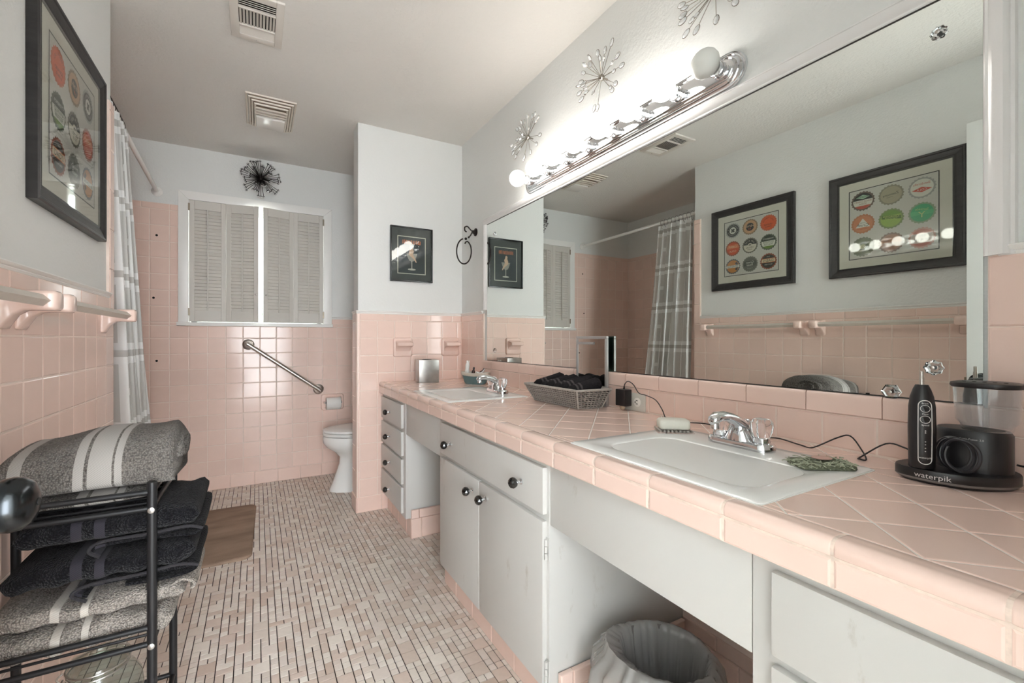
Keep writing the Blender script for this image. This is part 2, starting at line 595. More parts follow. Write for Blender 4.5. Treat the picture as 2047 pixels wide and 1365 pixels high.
# backsplash cap: rounded top ledge under the mirror
ou = 0.7541
i = -4
while ou + i * 0.1545 < 2.415:
    y0, y1 = max(0.286, ou + i * 0.1545), min(2.415, ou + (i + 1) * 0.1545)
    pr = [(XR, ZS + 0.001), (XR - 0.0075, ZS + 0.001), (XR - 0.0115, ZS + 0.004), (XR - 0.012, 0.930)] + [(XR - 0.004 + 0.008 * math.cos(R(a)), 0.936 + 0.0085 * math.sin(R(a))) for a in (180, 150, 120, 90)] + [(XR, 0.9445)]
    if y1 - y0 > 0.01:
        MB().prism(pr, lambda a, c, h: (a, h, c), y0 + GR / 2, y1 - GR / 2).build('backsplash_cap', tile_m, wall_right, angle=50)
    i += 1
# low tile base in the two knee spaces
for y0, y1 in ((0.42, 0.97), (1.775, 2.26)):
    row(wall_right, 'base_tile', '-x', XR - 0.001, y0, y1, 0, 0.111, y0 + 0.05, t=0.008)
    row(wall_right, 'cap_tile', '-x', XR - 0.001, y0, y1, 0.111, 0.158, y0 + 0.12, t=0.008)

# --- chair rail mouldings
def rail(name, fn, a0, a1, label):
    pr = [(0.0, ZCAP1 - 0.002), (0.006, ZCAP1 - 0.002), (0.009, ZCAP1 + 0.004), (0.0085, ZCAP1 + 0.006), (0.013, ZCAP1 + 0.009), (0.0155, ZCAP1 + 0.014), (0.014, ZTR - 0.001), (0.011, ZTR), (0, ZTR)]
    o = MB().prism(pr, fn, a0, a1).build(name, trim_m, None, angle=30)
    o['kind'] = 'structure'
    o['label'] = label
rail('trim_1', lambda a, c, h: (XL + 0.004 + a, h, c), YF, 2.172, 'white chair rail on the wall with the towel bars')
rail('trim_2', lambda a, c, h: (h, YP + 0.006 - a, c), 0.540, XR, 'white chair rail on the partition wall')
rail('trim_3', lambda a, c, h: (XR - a, h, c), 2.425, YP, 'short white chair rail beside the mirror by the towel ring')
rail('trim_4', lambda a, c, h: (h, YB + 0.006 - a, c), 0.527, XR, 'white chair rail beside the window in the toilet nook')
rail('trim_5', lambda a, c, h: (XR - a, h, c), YF, 0.272, 'short white chair rail at the near end of the mirror')
rail('trim_6', lambda a, c, h: (0.553 - a, h, c), YP, 2.89, 'white chair rail returning around the partition end')

# --- floor mosaic
U = 0.0262
fx0, fy0 = -0.564, YF
nx, ny = int((XR - fx0) / U) + 1, int((YB - fy0) / U) + 1
occ = [[False] * ny for _ in range(nx)]
rg = random.Random(11)
FT = []
for j in range(ny):
    for i in range(nx):
        if occ[i][j]:
            continue
        q = rg.random()
        sz = (2, 2) if q < 0.07 else (2, 1) if q < 0.17 else (1, 2) if q < 0.26 else (1, 1)
        if i + sz[0] > nx or j + sz[1] > ny or any(occ[i + a][j + c] for a in range(sz[0]) for c in range(sz[1])):
            sz = (1, 1)
        for a in range(sz[0]):
            for c in range(sz[1]):
                occ[i + a][j + c] = True
        FT.append((fx0 + i * U, fy0 + j * U, sz))
# far alcove strip is under the tub, left bare
FCOL = [(226, 217, 208), (216, 204, 194), (208, 192, 181), (220, 209, 201), (202, 183, 170), (212, 195, 184), (230, 222, 214)]
fmat = [mat('mosaic_%d' % k, c, 0.35, rnd=0.02, var=0.04, vscale=60) for k, c in enumerate(FCOL)]
st, ct = math.sin(TH), math.cos(TH)
def project(x, y, z):
    d = x * st + y * ct
    if d < 0.05:
        return (-1e4, -1e4, d)
    return PCX + FPX * (x * ct - y * st) / d, PCY - FPX * (z - HC) / d, d
def ftmesh(sx, sy, k):
    key = ('f', sx, sy, k)
    if key not in TM:
        g = 0.0015
        w_, h_ = sx * U - 2 * g, sy * U - 2 * g
        bb = 0.0009
        lp = lambda i, z: [(i, i, z), (w_ - i, i, z), (w_ - i, h_ - i, z), (i, h_ - i, z)]
        m_ = MB().loft([lp(0, -0.002), lp(0, 0.0006), lp(bb, 0.0015)])
        m_.f.remove((3, 2, 1, 0))
        me = m_.mesh('mosaic_tile', smooth=False)
        me.materials.append(fmat[k])
        TM[key] = me
    return TM[key]
cand, rest = [], []
for t in FT:
    x, y, sz = t
    px, py, d = project(x + U / 2, y + U / 2, 0)
    k = rg.choice((0, 0, 1, 1, 2, 3, 3, 6)) if sz == (1, 1) else rg.choice((1, 2, 4, 5, 5, 3, 0))
    if 400 < px < 1060 and 1000 < py < 1362 and x < 0.70 and px < 820 + (py - 1077) * 0.9:
        cand.append((-sz[0] * sz[1] / d ** 3, x, y, sz, k))
    else:
        rest.append((x, y, sz, k))
cand.sort()
for q in cand[300:]:
    rest.append(q[1:])
for _, x, y, sz, k in cand[:300]:
    o = bpy.data.objects.new('mosaic_tile', ftmesh(sz[0], sz[1], k))
    link(o, floor)
    o.location = (x + 0.0015, y + 0.0015, 0)
me = bpy.data.meshes.new('mosaic_field')
V, Fc, Mi = [], [], []
for x, y, sz, k in rest:
    src = ftmesh(sz[0], sz[1], k)
    o = len(V)
    V += [(v.co.x + x + 0.0015, v.co.y + y + 0.0015, v.co.z) for v in src.vertices]
    for p_ in src.polygons:
        Fc.append(tuple(i + o for i in p_.vertices))
        Mi.append(k)
me.from_pydata(V, [], Fc)
for m in fmat:
    me.materials.append(m)
me.polygons.foreach_set('material_index', Mi)
o = bpy.data.objects.new('mosaic_field', me)
link(o, floor)
o['kind'] = 'stuff'

# --- window
win = bpy.data.objects.new('window_1', None)
link(win)
win.location = (0.02, YB, WZ0)
win['kind'] = 'structure'
win['label'] = 'shuttered window with wide white casing on the far wall'
def casing(name, poly, y0, y1):
    MB().prism(poly, lambda a, c, h: (a, h, c), y0, y1).build(name, trim_m, win, bevel=0.003)
cx0, cx1, cz0, cz1 = -0.478, 0.527, 1.172, 2.104
ya, yb_ = YB - 0.016, YB + 0.02
casing('casing', [(cx0, cz0 + 0.022), (cx0, cz1), (WX0, WZ1), (WX0, WZ0)], ya, yb_)
casing('casing', [(cx1, cz0 + 0.022), (cx1, cz1), (WX1, WZ1), (WX1, WZ0)], ya, yb_)
casing('casing', [(cx0, cz1), (cx1, cz1), (WX1, WZ1), (WX0, WZ1)], ya, yb_)
MB().box(cx0 - 0.008, cx1 + 0.006, YB - 0.03, YB + 0.10, cz0 - 0.003, cz0 + 0.0225).build('sill', trim_m, win, bevel=0.003)
b = MB()
b.box(WX0 - 0.002, WX0 + 0.006, YB + 0.02, YB + 0.13, WZ0, WZ1).box(WX1 - 0.006, WX1 + 0.002, YB + 0.02, YB + 0.13, WZ0, WZ1).box(WX0, WX1, YB + 0.02, YB + 0.13, WZ1 - 0.006, WZ1 + 0.002)
b.build('jamb', trim_m, win, smooth=False)
b = MB()
for (x0, x1, z0, z1) in ((WX0, WX0 + 0.04, WZ0, WZ1), (WX1 - 0.04, WX1, WZ0, WZ1), (WX0, WX1, WZ0, WZ0 + 0.04), (WX0, WX1, WZ1 - 0.04, WZ1), (WX0, WX1, 1.60, 1.635)):
    b.box(x0, x1, YB + 0.085, YB + 0.11, z0, z1)
b.build('sash', mat('sash_paint', (190, 196, 196), 0.4), win, smooth=False)
MB().box(WX0 + 0.04, WX1 - 0.04, YB + 0.095, YB + 0.098, WZ0 + 0.04, 1.60).build('pane', glass_m, win, smooth=False)
MB().box(WX0 + 0.04, WX1 - 0.04, YB + 0.095, YB + 0.098, 1.635, WZ1 - 0.04).build('pane', glass_m, win, smooth=False)

# --- shutters (two folding pairs)
shut_m = mat('shutter_paint', (205, 201, 194), 0.5, var=0.03, vscale=6)
def panel(x0, x1, y0, y1, label):
    """shutter leaf from (x0,y0) to (x1,y1) in plan"""
    L_ = math.hypot(x1 - x0, y1 - y0)
    ang = math.atan2(y1 - y0, x1 - x0)
    t = thing('window_shutter', label, 'shutter', (x0, y0, WZ0), 'folding window shutters')
    t.rotation_euler = (0, 0, ang)
    zt = WZ1 - WZ0 - 0.0015
    def loc(bm, name, m, bevel=0, smooth=False, par=None):
        me = bm.mesh(name, smooth=smooth, bevel=bevel, seg=1)
        me.materials.append(m)
        return link(bpy.data.objects.new(name, me), par or t)
    st_, d0, d1 = 0.031, -0.011, 0.011
    zb, zu = 0.082, zt - 0.062
    loc(MB().box(0, st_, d0, d1, 0.004, zt), 'stile', shut_m, 0.002)
    loc(MB().box(L_ - st_, L_, d0, d1, 0.004, zt), 'stile', shut_m, 0.002)
    loc(MB().box(st_, L_ - st_, d0, d1, 0.004, zb), 'lower_rail', shut_m, 0.002)
    loc(MB().box(st_, L_ - st_, d0, d1, zu, zt), 'upper_rail', shut_m, 0.002)
    n = 29
    pr = [(-0.017, -0.0038), (0.015, -0.0038), (0.017, -0.001), (0.017, 0.0038), (-0.015, 0.0038), (-0.017, 0.001)]
    lm = MB().prism(pr, lambda a, c, h: (h, a * math.cos(R(66)) - c * math.sin(R(66)), a * math.sin(R(66)) + c * math.cos(R(66))), 0, L_ - 2 * st_).mesh('louver', smooth=False)
    lm.materials.append(shut_m)
    for k in range(n):
        o = bpy.data.objects.new('louver', lm)
        link(o, t)
        o.location = (st_, 0, zb + (k + 0.5) * (zu - zb) / n)
        o.rotation_euler = (0, 0, 0)
    loc(MB().box(L_ / 2 - 0.004, L_ / 2 + 0.004, -0.024, -0.013, zb - 0.002, zu + 0.004), 'tilt_rod', shut_m, 0.001)
    return t, L_, zt
YS = YB - 0.004
s1, L1, zt = panel(-0.415, -0.1945, YS, YS, 'louvered shutter leaf at the left casing of the window')
s2, L2, _ = panel(-0.1920, 0.012, YS, YS - 0.045, 'louvered shutter leaf just left of the bright window gap')
s3, L3, _ = panel(0.040, 0.2455, YS - 0.045, YS, 'louvered shutter leaf just right of the bright window gap')
s4, L4, _ = panel(0.2480, 0.4625, YS, YS, 'louvered shutter leaf at the right casing of the window')
for s_, x in ((s2, L2 - 0.014), (s3, 0.014)):
    me = MB().lathe([(0.003, 0), (0.003, 0.008), (0.007, 0.012), (0.007, 0.016), (0.003, 0.019)], (x, -0.011, 0.205), (0, -1, 0), 10).mesh('knob')
    me.materials.append(bchrome)
    link(bpy.data.objects.new('knob', me), s_)
for s_, x in ((s1, 0.0), (s4, L4)):
    for z in (0.07, zt - 0.05):
        me = MB().box(x - 0.006, x + 0.006, -0.016, -0.010, z - 0.025, z + 0.025).mesh('hinge', smooth=False, bevel=0.001)
        me.materials.append(mat('old_brass', (150, 140, 125), 0.4, 0.8))
        link(bpy.data.objects.new('hinge', me), s_)

# --- trees outside the window (behind the gap)
tm = mat('leaves', (96, 122, 84), 0.7, var=0.4, vscale=3)
t = thing('garden_tree', 'green tree outside seen through the gap between the shutters', 'tree', (0.3, 6.6, 0))
MB().cyl((0.3, 6.6, 0), (0.3, 6.6, 1.0), 0.10, 0.07, 10).build('trunk', mat('bark', (84, 70, 58), 0.9, bump=0.4, bscale=20), t)
b = MB()
rr = random.Random(3)
for k in range(1400):
    a, e, q = rr.random() * 2 * PI, rr.uniform(-1, 1), rr.random() ** 0.4
    c = Vector((0.3 + 1.0 * q * math.cos(a) * math.sqrt(1 - e * e), 6.6 + 0.8 * q * math.sin(a) * math.sqrt(1 - e * e), 1.1 + 0.55 * q * e))
    d1 = Vector((rr.uniform(-1, 1), rr.uniform(-1, 1), rr.uniform(-1, 1))).normalized() * 0.07
    d2 = d1.cross(Vector((rr.uniform(-1, 1), rr.uniform(-1, 1), 0.3))).normalized() * 0.03
    b.poly([c - d1, c + d2, c + d1, c - d2])
b.build('foliage', tm, t, smooth=False)['kind'] = 'stuff'

# ------------------------------------------------------------------ vanity counter
XE = 0.677                                   # front of the counter edge
SINKS = [(0.715, 1.118, 0.412, 0.892), (0.715, 1.118, 1.702, 2.172)]
cnt = thing('vanity_counter', 'long pink tiled vanity counter with rounded tile edge', 'counter', (0.97, 1.3, 0.74))
b = MB()
ys = [YF, SINKS[0][2], SINKS[0][3], SINKS[1][2], SINKS[1][3], YP + 0.002]
for i in range(5):
    if i in (1, 3):
        s_ = SINKS[i // 2]
        b.box(XE + 0.012, s_[0] + 0.02, ys[i], ys[i + 1], 0.739, CT - 0.0012).box(s_[1] - 0.02, XR - 0.006, ys[i], ys[i + 1], 0.739, CT - 0.0012)
    else:
        b.box(XE + 0.012, XR - 0.006, ys[i], ys[i + 1], 0.739, CT - 0.0012)
b.build('grout_bed', cgrout_m, cnt, smooth=False)
YJ0, PJ = 0.2955, 0.1548
XI = 0.720
# diagonal field
def diag_tiles():
    h = PJ / 2
    for i in range(-8, 40):
        for j in range(-2, 12):
            if (i + j) % 2:
                continue
            cy, cx = YJ0 + i * h, XI + j * h
            poly = [(cx - h, cy), (cx, cy - h), (cx + h, cy), (cx, cy + h)]
            poly = clip(poly, XI, 0, 1, 0)
            poly = clip(poly, XR - 0.008, 0, -1, 0)
            poly = clip(poly, 0, YF, 0, 1)
            poly = clip(poly, 0, YP - 0.002, 0, -1)
            if len(poly) < 3:
                continue
            pcs = [poly]
            for (x0, x1, y0, y1) in SINKS:
                x0, x1, y0, y1 = x0 + 0.02, x1 - 0.02, y0 + 0.02, y1 - 0.02
                nxt = []
                for q in pcs:
                    mid = clip(clip(q, x0, 0, 1, 0), x1, 0, -1, 0)
                    parts = [clip(q, x0, 0, -1, 0), clip(q, x1, 0, 1, 0)]
                    if len(mid) > 2:
                        parts += [clip(mid, 0, y0, 0, -1), clip(mid, 0, y1, 0, 1)]
                    parts = [k_ for k_ in parts if len(k_) > 2 and abs(area(k_)) > 2e-5]
                    if abs(sum(abs(area(k_)) for k_ in parts) - abs(area(q))) < 3e-5:
                        nxt.append(q)
                    else:
                        nxt += parts
                pcs = nxt
            for q in pcs:
                a = inset(q, 0.0016)
                if len(a) < 3 or abs(area(a)) < 4e-5:
                    continue
                c = (sum(p[0] for p in a) / len(a), sum(p[1] for p in a) / len(a))
                def ring(k, z):
                    return [(c[0] + (p[0] - c[0]) * k, c[1] + (p[1] - c[1]) * k, z) for p in a]
                yield ring
for ring in diag_tiles():
    bb = MB().loft([ring(1, CT - 0.006), ring(1, CT - 0.0012), ring(0.985, CT - 0.0003), ring(0.95, CT)])
    bb.build('counter_tile', tile_m, cnt, smooth=False)
# edge tiles
k = -3
while YJ0 + k * PJ < YP - 0.01:
    y0, y1 = max(YF, YJ0 + k * PJ), min(YP - 0.003, YJ0 + (k + 1) * PJ)
    g = 0.0009
    pr = [(XI - g, CT - 0.006), (XI - g, CT - 0.001), (XI - 0.003, CT), (XE + 0.026, CT + 0.001)] + [(XE + 0.014 + 0.014 * math.cos(R(a)), CT - 0.0130 + 0.0142 * math.sin(R(a))) for a in (75, 95, 115, 135, 155, 172)] + [(XE + 0.0005, 0.7855), (XE + 0.003, 0.7825), (XE + 0.014, 0.782)]
    if y1 - y0 > 0.02:
        lo, hi = y0 + g, y1 - g
        mid = (lo + hi) / 2
        m_ = MB()
        cxm, czm = XE + 0.02, CT - 0.012
        def sec(y, kk):
            return [(cxm + (a - cxm) * kk, y, czm + (c - czm) * kk) for a, c in pr]
        m_.loft([sec(lo, 0.90), sec(lo + 0.0012, 0.97), sec(lo + 0.004, 1), sec(hi - 0.004, 1), sec(hi - 0.0012, 0.97), sec(hi, 0.90)])
        m_.build('edge_cap_tile', tile_m, cnt, angle=60)
        tile(cnt, 'edge_face_tile', '-x', XE + 0.0065, y0, y1, 0.739, 0.7815, t=0.0055)
    k += 1
MB().box(XE + 0.0024, XE + 0.013, YF, YP - 0.003, 0.7405, CT - 0.014).prism([(XE + 0.02 + (a - XE - 0.02) * 0.972, CT - 0.012 + (c - CT + 0.012) * 0.972) for a, c in pr], lambda a, c, h: (a, h, c), YF, YP - 0.003).build('edge_grout', mat('edge_grout', (226, 206, 193), 0.8, var=0.2, vscale=60), cnt, smooth=False)

# ------------------------------------------------------------------ cabinets
def knob(parent, x, y, z):
    k = MB().lathe([(0.0, -0.0005), (0.0095, 0), (0.0095, 0.003), (0.005, 0.007), (0.0045, 0.013), (0.008, 0.017)], (x, y, z), (-1, 0, 0), 14).build('knob_stem', chrome, parent)
    bm = bmesh.new()
    bmesh.ops.create_icosphere(bm, subdivisions=2, radius=0.0165)
    me = bpy.data.meshes.new('knob_ball')
    bm.to_mesh(me)
    bm.free()
    me.materials.append(knob_m)
    o = bpy.data.objects.new('knob_ball', me)
    link(o, parent)
    o.location = Vector((x - 0.029, y, z)) - base_of(parent)
    o.scale = (0.88, 1, 1)
XC, XD = 0.705, 0.690
def front(parent, name, y0, y1, z0, z1, knobs=()):
    o = MB().box(XD, XC + 0.001, y0, y1, z0, z1).build(name, cab_m, parent, bevel=0.0045, seg=2)
    for y, z in knobs:
        knob(o, XD, y, z)
    return o
def cabinet_base(t, y0, y1, sides):
    MB().box(0.737, XR - 0.02, y0 + 0.006, y1 - 0.006, 0.0, 0.112).build('plinth', grout_m, t, smooth=False)
    row(t, 'base_tile', '-x', 0.7368, y0 + 0.002, y1 - 0.002, 0, 0.108, y0 - 0.07, t=0.006)
    for s_ in sides:
        yy, o = (y0 + 0.006, '-y') if s_ < 0 else (y1 - 0.006, '+y')
        row(t, 'base_tile', o, yy, 0.731, XR - 0.012, 0, 0.108, 0.79, t=0.007)
        row(t, 'cap_tile', o, yy, 0.731, XR - 0.012, 0.108, 0.156, 0.775, t=0.011)
# far drawer cabinet
t = thing('drawer_cabinet', 'narrow white cabinet of four drawers beside the partition wall', 'cabinet', (0.95, 2.5, 0))
MB().box(XC, XR - 0.006, 2.268, YP - 0.003, 0.106, 0.7385).build('body', cab_m, t, bevel=0.002)
for (z0, z1, kz) in ((0.588, 0.719, 0.647), (0.438, 0.568, 0.504), (0.284, 0.420, 0.352), (0.126, 0.268, 0.194)):
    front(t, 'drawer', 2.305, YP - 0.012, z0, z1, ((2.528, kz),))
cabinet_base(t, 2.252, YP - 0.012, (-1,))
# middle cabinet
t = thing('sink_cabinet', 'wide white cabinet with two doors below a drawer front with two knobs', 'cabinet', (0.95, 1.37, 0))
MB().box(XC, XR - 0.006, 0.969, 1.772, 0.106, 0.7385).build('body', cab_m, t, bevel=0.002)
front(t, 'drawer', 0.979, 1.731, 0.592, 0.722, ((1.622, 0.649), (1.088, 0.654)))
dl = front(t, 'door', 1.370, 1.733, 0.117, 0.574, ((1.414, 0.528),))
dr = front(t, 'door', 0.980, 1.366, 0.117, 0.574, ((1.312, 0.530),))
for z in (0.50, 0.165):
    b = MB()
    for q in range(3):
        b.cyl((0.697, 0.973, z - 0.028 + q * 0.019), (0.697, 0.973, z - 0.011 + q * 0.019), 0.0045, n=8)
    b.box(0.7015, 0.7045, 0.966, 0.980, z - 0.03, z + 0.03)
    b.build('hinge', cab_m, dr, bevel=0)
cabinet_base(t, 0.955, 1.786, (-1, 1))
# near drawer cabinet
t = thing('drawer_cabinet', 'white drawer cabinet without knobs at the near end of the counter', 'cabinet', (0.95, 0.16, 0))
MB().box(XC, XR - 0.006, YF + 0.002, 0.417, 0.106, 0.7385).build('body', cab_m, t, bevel=0.002)
for (z0, z1) in ((0.593, 0.721), (0.437, 0.577), (0.284, 0.421), (0.126, 0.268)):
    front(t, 'drawer', -0.085, 0.381, z0, z1)
cabinet_base(t, YF + 0.004, 0.43, (1,))
# aprons over the knee spaces
single(MB().box(XC + 0.002, XC + 0.024, 1.774, 2.266, 0.563, 0.7388).build('vanity_apron', cab_m, None, bevel=0.0015),
       'flat white apron panel between the four-drawer cabinet and the door cabinet', 'panel')
single(MB().box(XC + 0.002, XC + 0.024, 0.419, 0.967, 0.566, 0.7388).build('vanity_apron', cab_m, None, bevel=0.0015),
       'long flat white apron panel above the trash can', 'panel')

# ------------------------------------------------------------------ sinks and faucets
def sink(x0, x1, y0, y1, label):
    t = thing('sink', label, 'sink', ((x0 + x1) / 2, (y0 + y1) / 2, CT), 'rectangular basins')
    b = MB()
    bx0, bx1, by0, by1 = x0 + 0.055, x0 + 0.272, y0 + 0.052, y1 - 0.070
    def lp(a0, a1, c0, c1, r, z):
        return [(x, y, z) for x, y in rrect(a0, a1, c0, c1, r, 7)]
    L_ = [lp(x0, x1, y0, y1, 0.012, CT + 0.0002), lp(x0, x1, y0, y1, 0.012, CT + 0.002), lp(x0 + 0.004, x1 - 0.004, y0 + 0.004, y1 - 0.004, 0.012, CT + 0.004),
          lp(x0 + 0.03, x1 - 0.03, y0 + 0.03, y1 - 0.03, 0.02, CT + 0.0045),
          lp(bx0 - 0.008, bx1 + 0.008, by0 - 0.008, by1 + 0.008, 0.05, CT + 0.0035), lp(bx0 - 0.002, bx1 + 0.002, by0 - 0.002, by1 + 0.002, 0.048, CT + 0.001)]
    for f_, dz in ((0.004, 0.008), (0.010, 0.03), (0.016, 0.07), (0.026, 0.105), (0.045, 0.126), (0.07, 0.134), (0.095, 0.137)):
        L_.append(lp(bx0 + f_, bx1 - f_, by0 + f_ * 1.3, by1 - f_ * 1.3, max(0.012, 0.05 - f_ * 0.3), CT - dz))
    b.loft(L_, caps=False)
    n = len(L_[0])
    b.f.append(tuple(range((len(L_) - 1) * n, len(L_) * n)))
    b.build('bowl', porcelain, t, angle=60)
    cx, cy = (bx0 + bx1) / 2, (by0 + by1) / 2
    MB().lathe([(0.0, -0.1366), (0.022, -0.1366), (0.022, -0.134), (0.016, -0.1335), (0.013, -0.136), (0, -0.136)], (cx, cy, CT), (0, 0, 1), 20).build('drain', chrome, t)
    MB().prism([(a, c) for a, c in rrect(x0 - 0.003, x1 + 0.003, y0 - 0.003, y1 + 0.003, 0.012)], lambda a, c, h: (a, c, h), CT - 0.0002, CT + 0.0007).build('caulk_bead', mat('caulk', (232, 232, 230), 0.4), t)
    return t
sink(*SINKS[1], 'white rectangular sink at the far end beside the metal tissue cover')
sink(*SINKS[0], 'white rectangular sink at the near end with the bar of soap on its rim')

def faucet(x, y, label):
    t = thing('faucet', label, 'faucet', (x, y, CT + 0.004), 'chrome two-handle faucets')
    z = CT + 0.004
    # base plate: stadium
    pts = arc(0, 0.052, 0.029, 0, 180, 10) + arc(0, -0.052, 0.029, 180, 360, 10)
    MB().loft([[(x + a * k, y + (c if k == 1 else c * (0.97 if k > 0.9 else 0.94)), z + h) for a, c in pts] for k, h in ((1, 0), (1, 0.012), (0.95, 0.016), (0.6, 0.017))]).build('base_plate', chrome, t)
    # cast body rising into the spout, towards -X
    secs = []
    for (dx, zz, hw, hh) in ((0.028, 0.012, 0.030, 0.010), (0.020, 0.030, 0.028, 0.022), (0.004, 0.046, 0.025, 0.024), (-0.016, 0.060, 0.021, 0.020), (-0.040, 0.072, 0.018, 0.015), (-0.066, 0.079, 0.0165, 0.0125), (-0.090, 0.079, 0.016, 0.0115), (-0.106, 0.073, 0.014, 0.010), (-0.112, 0.068, 0.008, 0.006)):
        secs.append([(x + dx - 0.25 * hh * math.sin(R(a)), y + hw * math.cos(R(a)), z + zz + hh * math.sin(R(a))) for a in range(0, 360, 30)])
    MB().loft(secs).build('spout', chrome, t, angle=70)
    MB().lathe([(0.0105, 0), (0.0105, 0.014), (0.009, 0.016)], (x - 0.098, y, z + 0.052), (0, 0, 1), 14).build('aerator', chrome, t)
    secs = []
    for zz, hw, d in ((0.010, 0.040, 0.022), (0.022, 0.032, 0.021), (0.036, 0.026, 0.019), (0.05, 0.02, 0.014)):
        secs.append([(x - 0.006 + d * math.sin(R(a)), y + hw * math.cos(R(a)), z + zz) for a in range(0, 360, 30)])
    MB().loft(secs).build('body', chrome, t, angle=70)
    for s_ in (-1, 1):
        h = MB().lathe([(0.0265, 0), (0.0265, 0.012), (0.024, 0.0155), (0.018, 0.017), (0.0175, 0.027), (0.016, 0.028)], (x, y + s_ * 0.052, z + 0.003), (0, 0, 1), 20).build('handle', chrome, t)
        kb = MB()
        n = 16
        prof = [(0.014, 0), (0.017, 0.002), (0.0225, 0.016), (0.0245, 0.028), (0.0225, 0.038), (0.016, 0.045), (0.008, 0.047)]
        kb.loft([[(x + r * (1 + 0.07 * (-1) ** q) * math.cos(2 * PI * q / n), y + s_ * 0.052 + r * (1 + 0.07 * (-1) ** q) * math.sin(2 * PI * q / n), z + 0.030 + hh) for q in range(n)] for r, hh in prof])
        kb.build('acrylic_knob', acryl, h, angle=20)
    MB().cyl((x + 0.031, y, z + 0.010), (x + 0.031, y, z + 0.056), 0.0026, n=8).lathe([(0.003, 0), (0.006, 0.004), (0.0085, 0.008), (0.008, 0.010)], (x + 0.031, y, z + 0.054), (0, 0, 1), 12).build('lift_rod', chrome, t)
faucet(1.054, 1.885, 'chrome faucet with acrylic handles on the far sink')
faucet(1.060, 0.657, 'chrome faucet with acrylic handles on the near sink')

# ------------------------------------------------------------------ mirror with moulding
MY0, MY1, MZ0, MZ1 = 0.292, 2.363, 0.9455, 1.781
t = thing('wall_mirror', 'wide vanity mirror in a glossy white moulding', 'mirror', (XR, 1.33, MZ0))
MB().box(XR - 0.006, XR + 0.0015, MY0, MY1, MZ0, MZ1).build('glass', mirror_m, t, smooth=False)
b = MB().box(XR - 0.0066, XR - 0.0062, MY0, MY1, MZ0, MZ0 + 0.002).box(XR - 0.0075, XR - 0.0062, MY0, MY1, MZ1 - 0.003, MZ1)
b.build('edge_line', mat('mirror_edge', (52, 48, 46), 0.5), t, smooth=False)
PF = [(0.0, 0.0), (0.007, 0.0), (0.010, 0.003), (0.010, 0.007), (0.013, 0.010), (0.018, 0.018), (0.020, 0.028), (0.016, 0.034), (0.012, 0.036), (0.010, 0.041), (0.0, 0.043)]
MB().prism(PF, lambda a, c, h: (XR + 0.0015 - a, h, MZ1 + c), MY0 - 0.043, MY1 + 0.043).build('top_moulding', gloss_m, t, angle=35)
MB().prism(PF, lambda a, c, h: (XR + 0.0015 - a, MY0 - c * 1.0, h), 1.236, MZ1 + 0.001).build('side_moulding', gloss_m, t, angle=35)
MB().prism(PF, lambda a, c, h: (XR + 0.0015 - a, MY1 + c, h), 1.256, MZ1 + 0.001).build('side_moulding', gloss_m, t, angle=35)
clipm = acryl
for (y, z, r, n) in ((0.354, 1.711, 0.013, 9), (0.362, 1.015, 0.015, 8), (0.431, 0.9575, 0.0165, 6), (2.264, 1.703, 0.012, 9), (2.264, 1.009, 0.012, 9)):
    c = MB()
    q = 2 * n
    c.loft([[(XR - 0.006 - h, y + r * k * (1 + 0.08 * (-1) ** i) * math.cos(2 * PI * i / q), z + r * k * (1 + 0.08 * (-1) ** i) * math.sin(2 * PI * i / q)) for i in range(q)] for k, h in ((1, 0.0003), (1, 0.003), (0.7, 0.007), (0.3, 0.008))])
    o = c.build('rosette', acryl, t, angle=20)
    MB().lathe([(0.004, 0), (0.004, 0.0015), (0.002, 0.0025)], (XR - 0.0142, y, z), (-1, 0, 0), 10).build('screw', bchrome, o)

# ------------------------------------------------------------------ light bar
ZB = 1.880
t = thing('vanity_light_bar', 'chrome strip light with eight globe bulbs above the mirror', 'light fixture', (XR, 1.33, ZB))
BY0, BY1 = 0.757, 1.925
def stad(hh, y0, y1):
    return arc(y1 - 0.058, ZB, hh, 90, -90, 10) + arc(y0 + 0.058, ZB, hh, 270, 90, 10)
bodyb = MB()
prof = [(0.058, 0.0), (0.058, 0.006), (0.055, 0.010), (0.051, 0.009), (0.049, 0.014), (0.045, 0.018), (0.041, 0.016), (0.039, 0.021), (0.035, 0.025), (0.031, 0.023), (0.028, 0.027), (0.024, 0.028)]
bodyb.loft([[(XR + 0.0015 - h, y, z) for y, z in stad(r, BY0, BY1)] for r, h in prof])
bodyb.build('backplate', chrome, t, angle=50)
bulb_on = mat('lit_bulb', (255, 252, 245), 0.4, emit=(255, 250, 243), estr=BULB)
bulb_off = mat('frosted_bulb', (226, 228, 224), 0.35)
for k in range(8):
    y = 0.822 + 0.1470 * k
    z = ZB + 0.001
    s_ = MB().lathe([(0.0235, 0), (0.0235, 0.003), (0.0215, 0.005), (0.0215, 0.018), (0.0235, 0.020), (0.0235, 0.023), (0.0215, 0.025), (0.0215, 0.036), (0.017, 0.038)], (XR - 0.024, y, z), (-1, 0, 0), 20).build('socket', chrome, t)
    R_ = 0.0395 if k else 0.042
    pr = [(0.014, 0.0)]
    for a in range(-66, 91, 13):
        pr.append((R_ * math.cos(R(a)), 0.010 + R_ * (1 + math.sin(R(a))) * (1 if k else 0.82)))
    bu = MB().lathe(pr, (XR - 0.056, y, z), (-1, 0, 0), 16).build('bulb', bulb_on if k else bulb_off, t, angle=80)
    tag(bu, 'lit white globe bulb' if k else 'unlit frosted bulb at the near end')

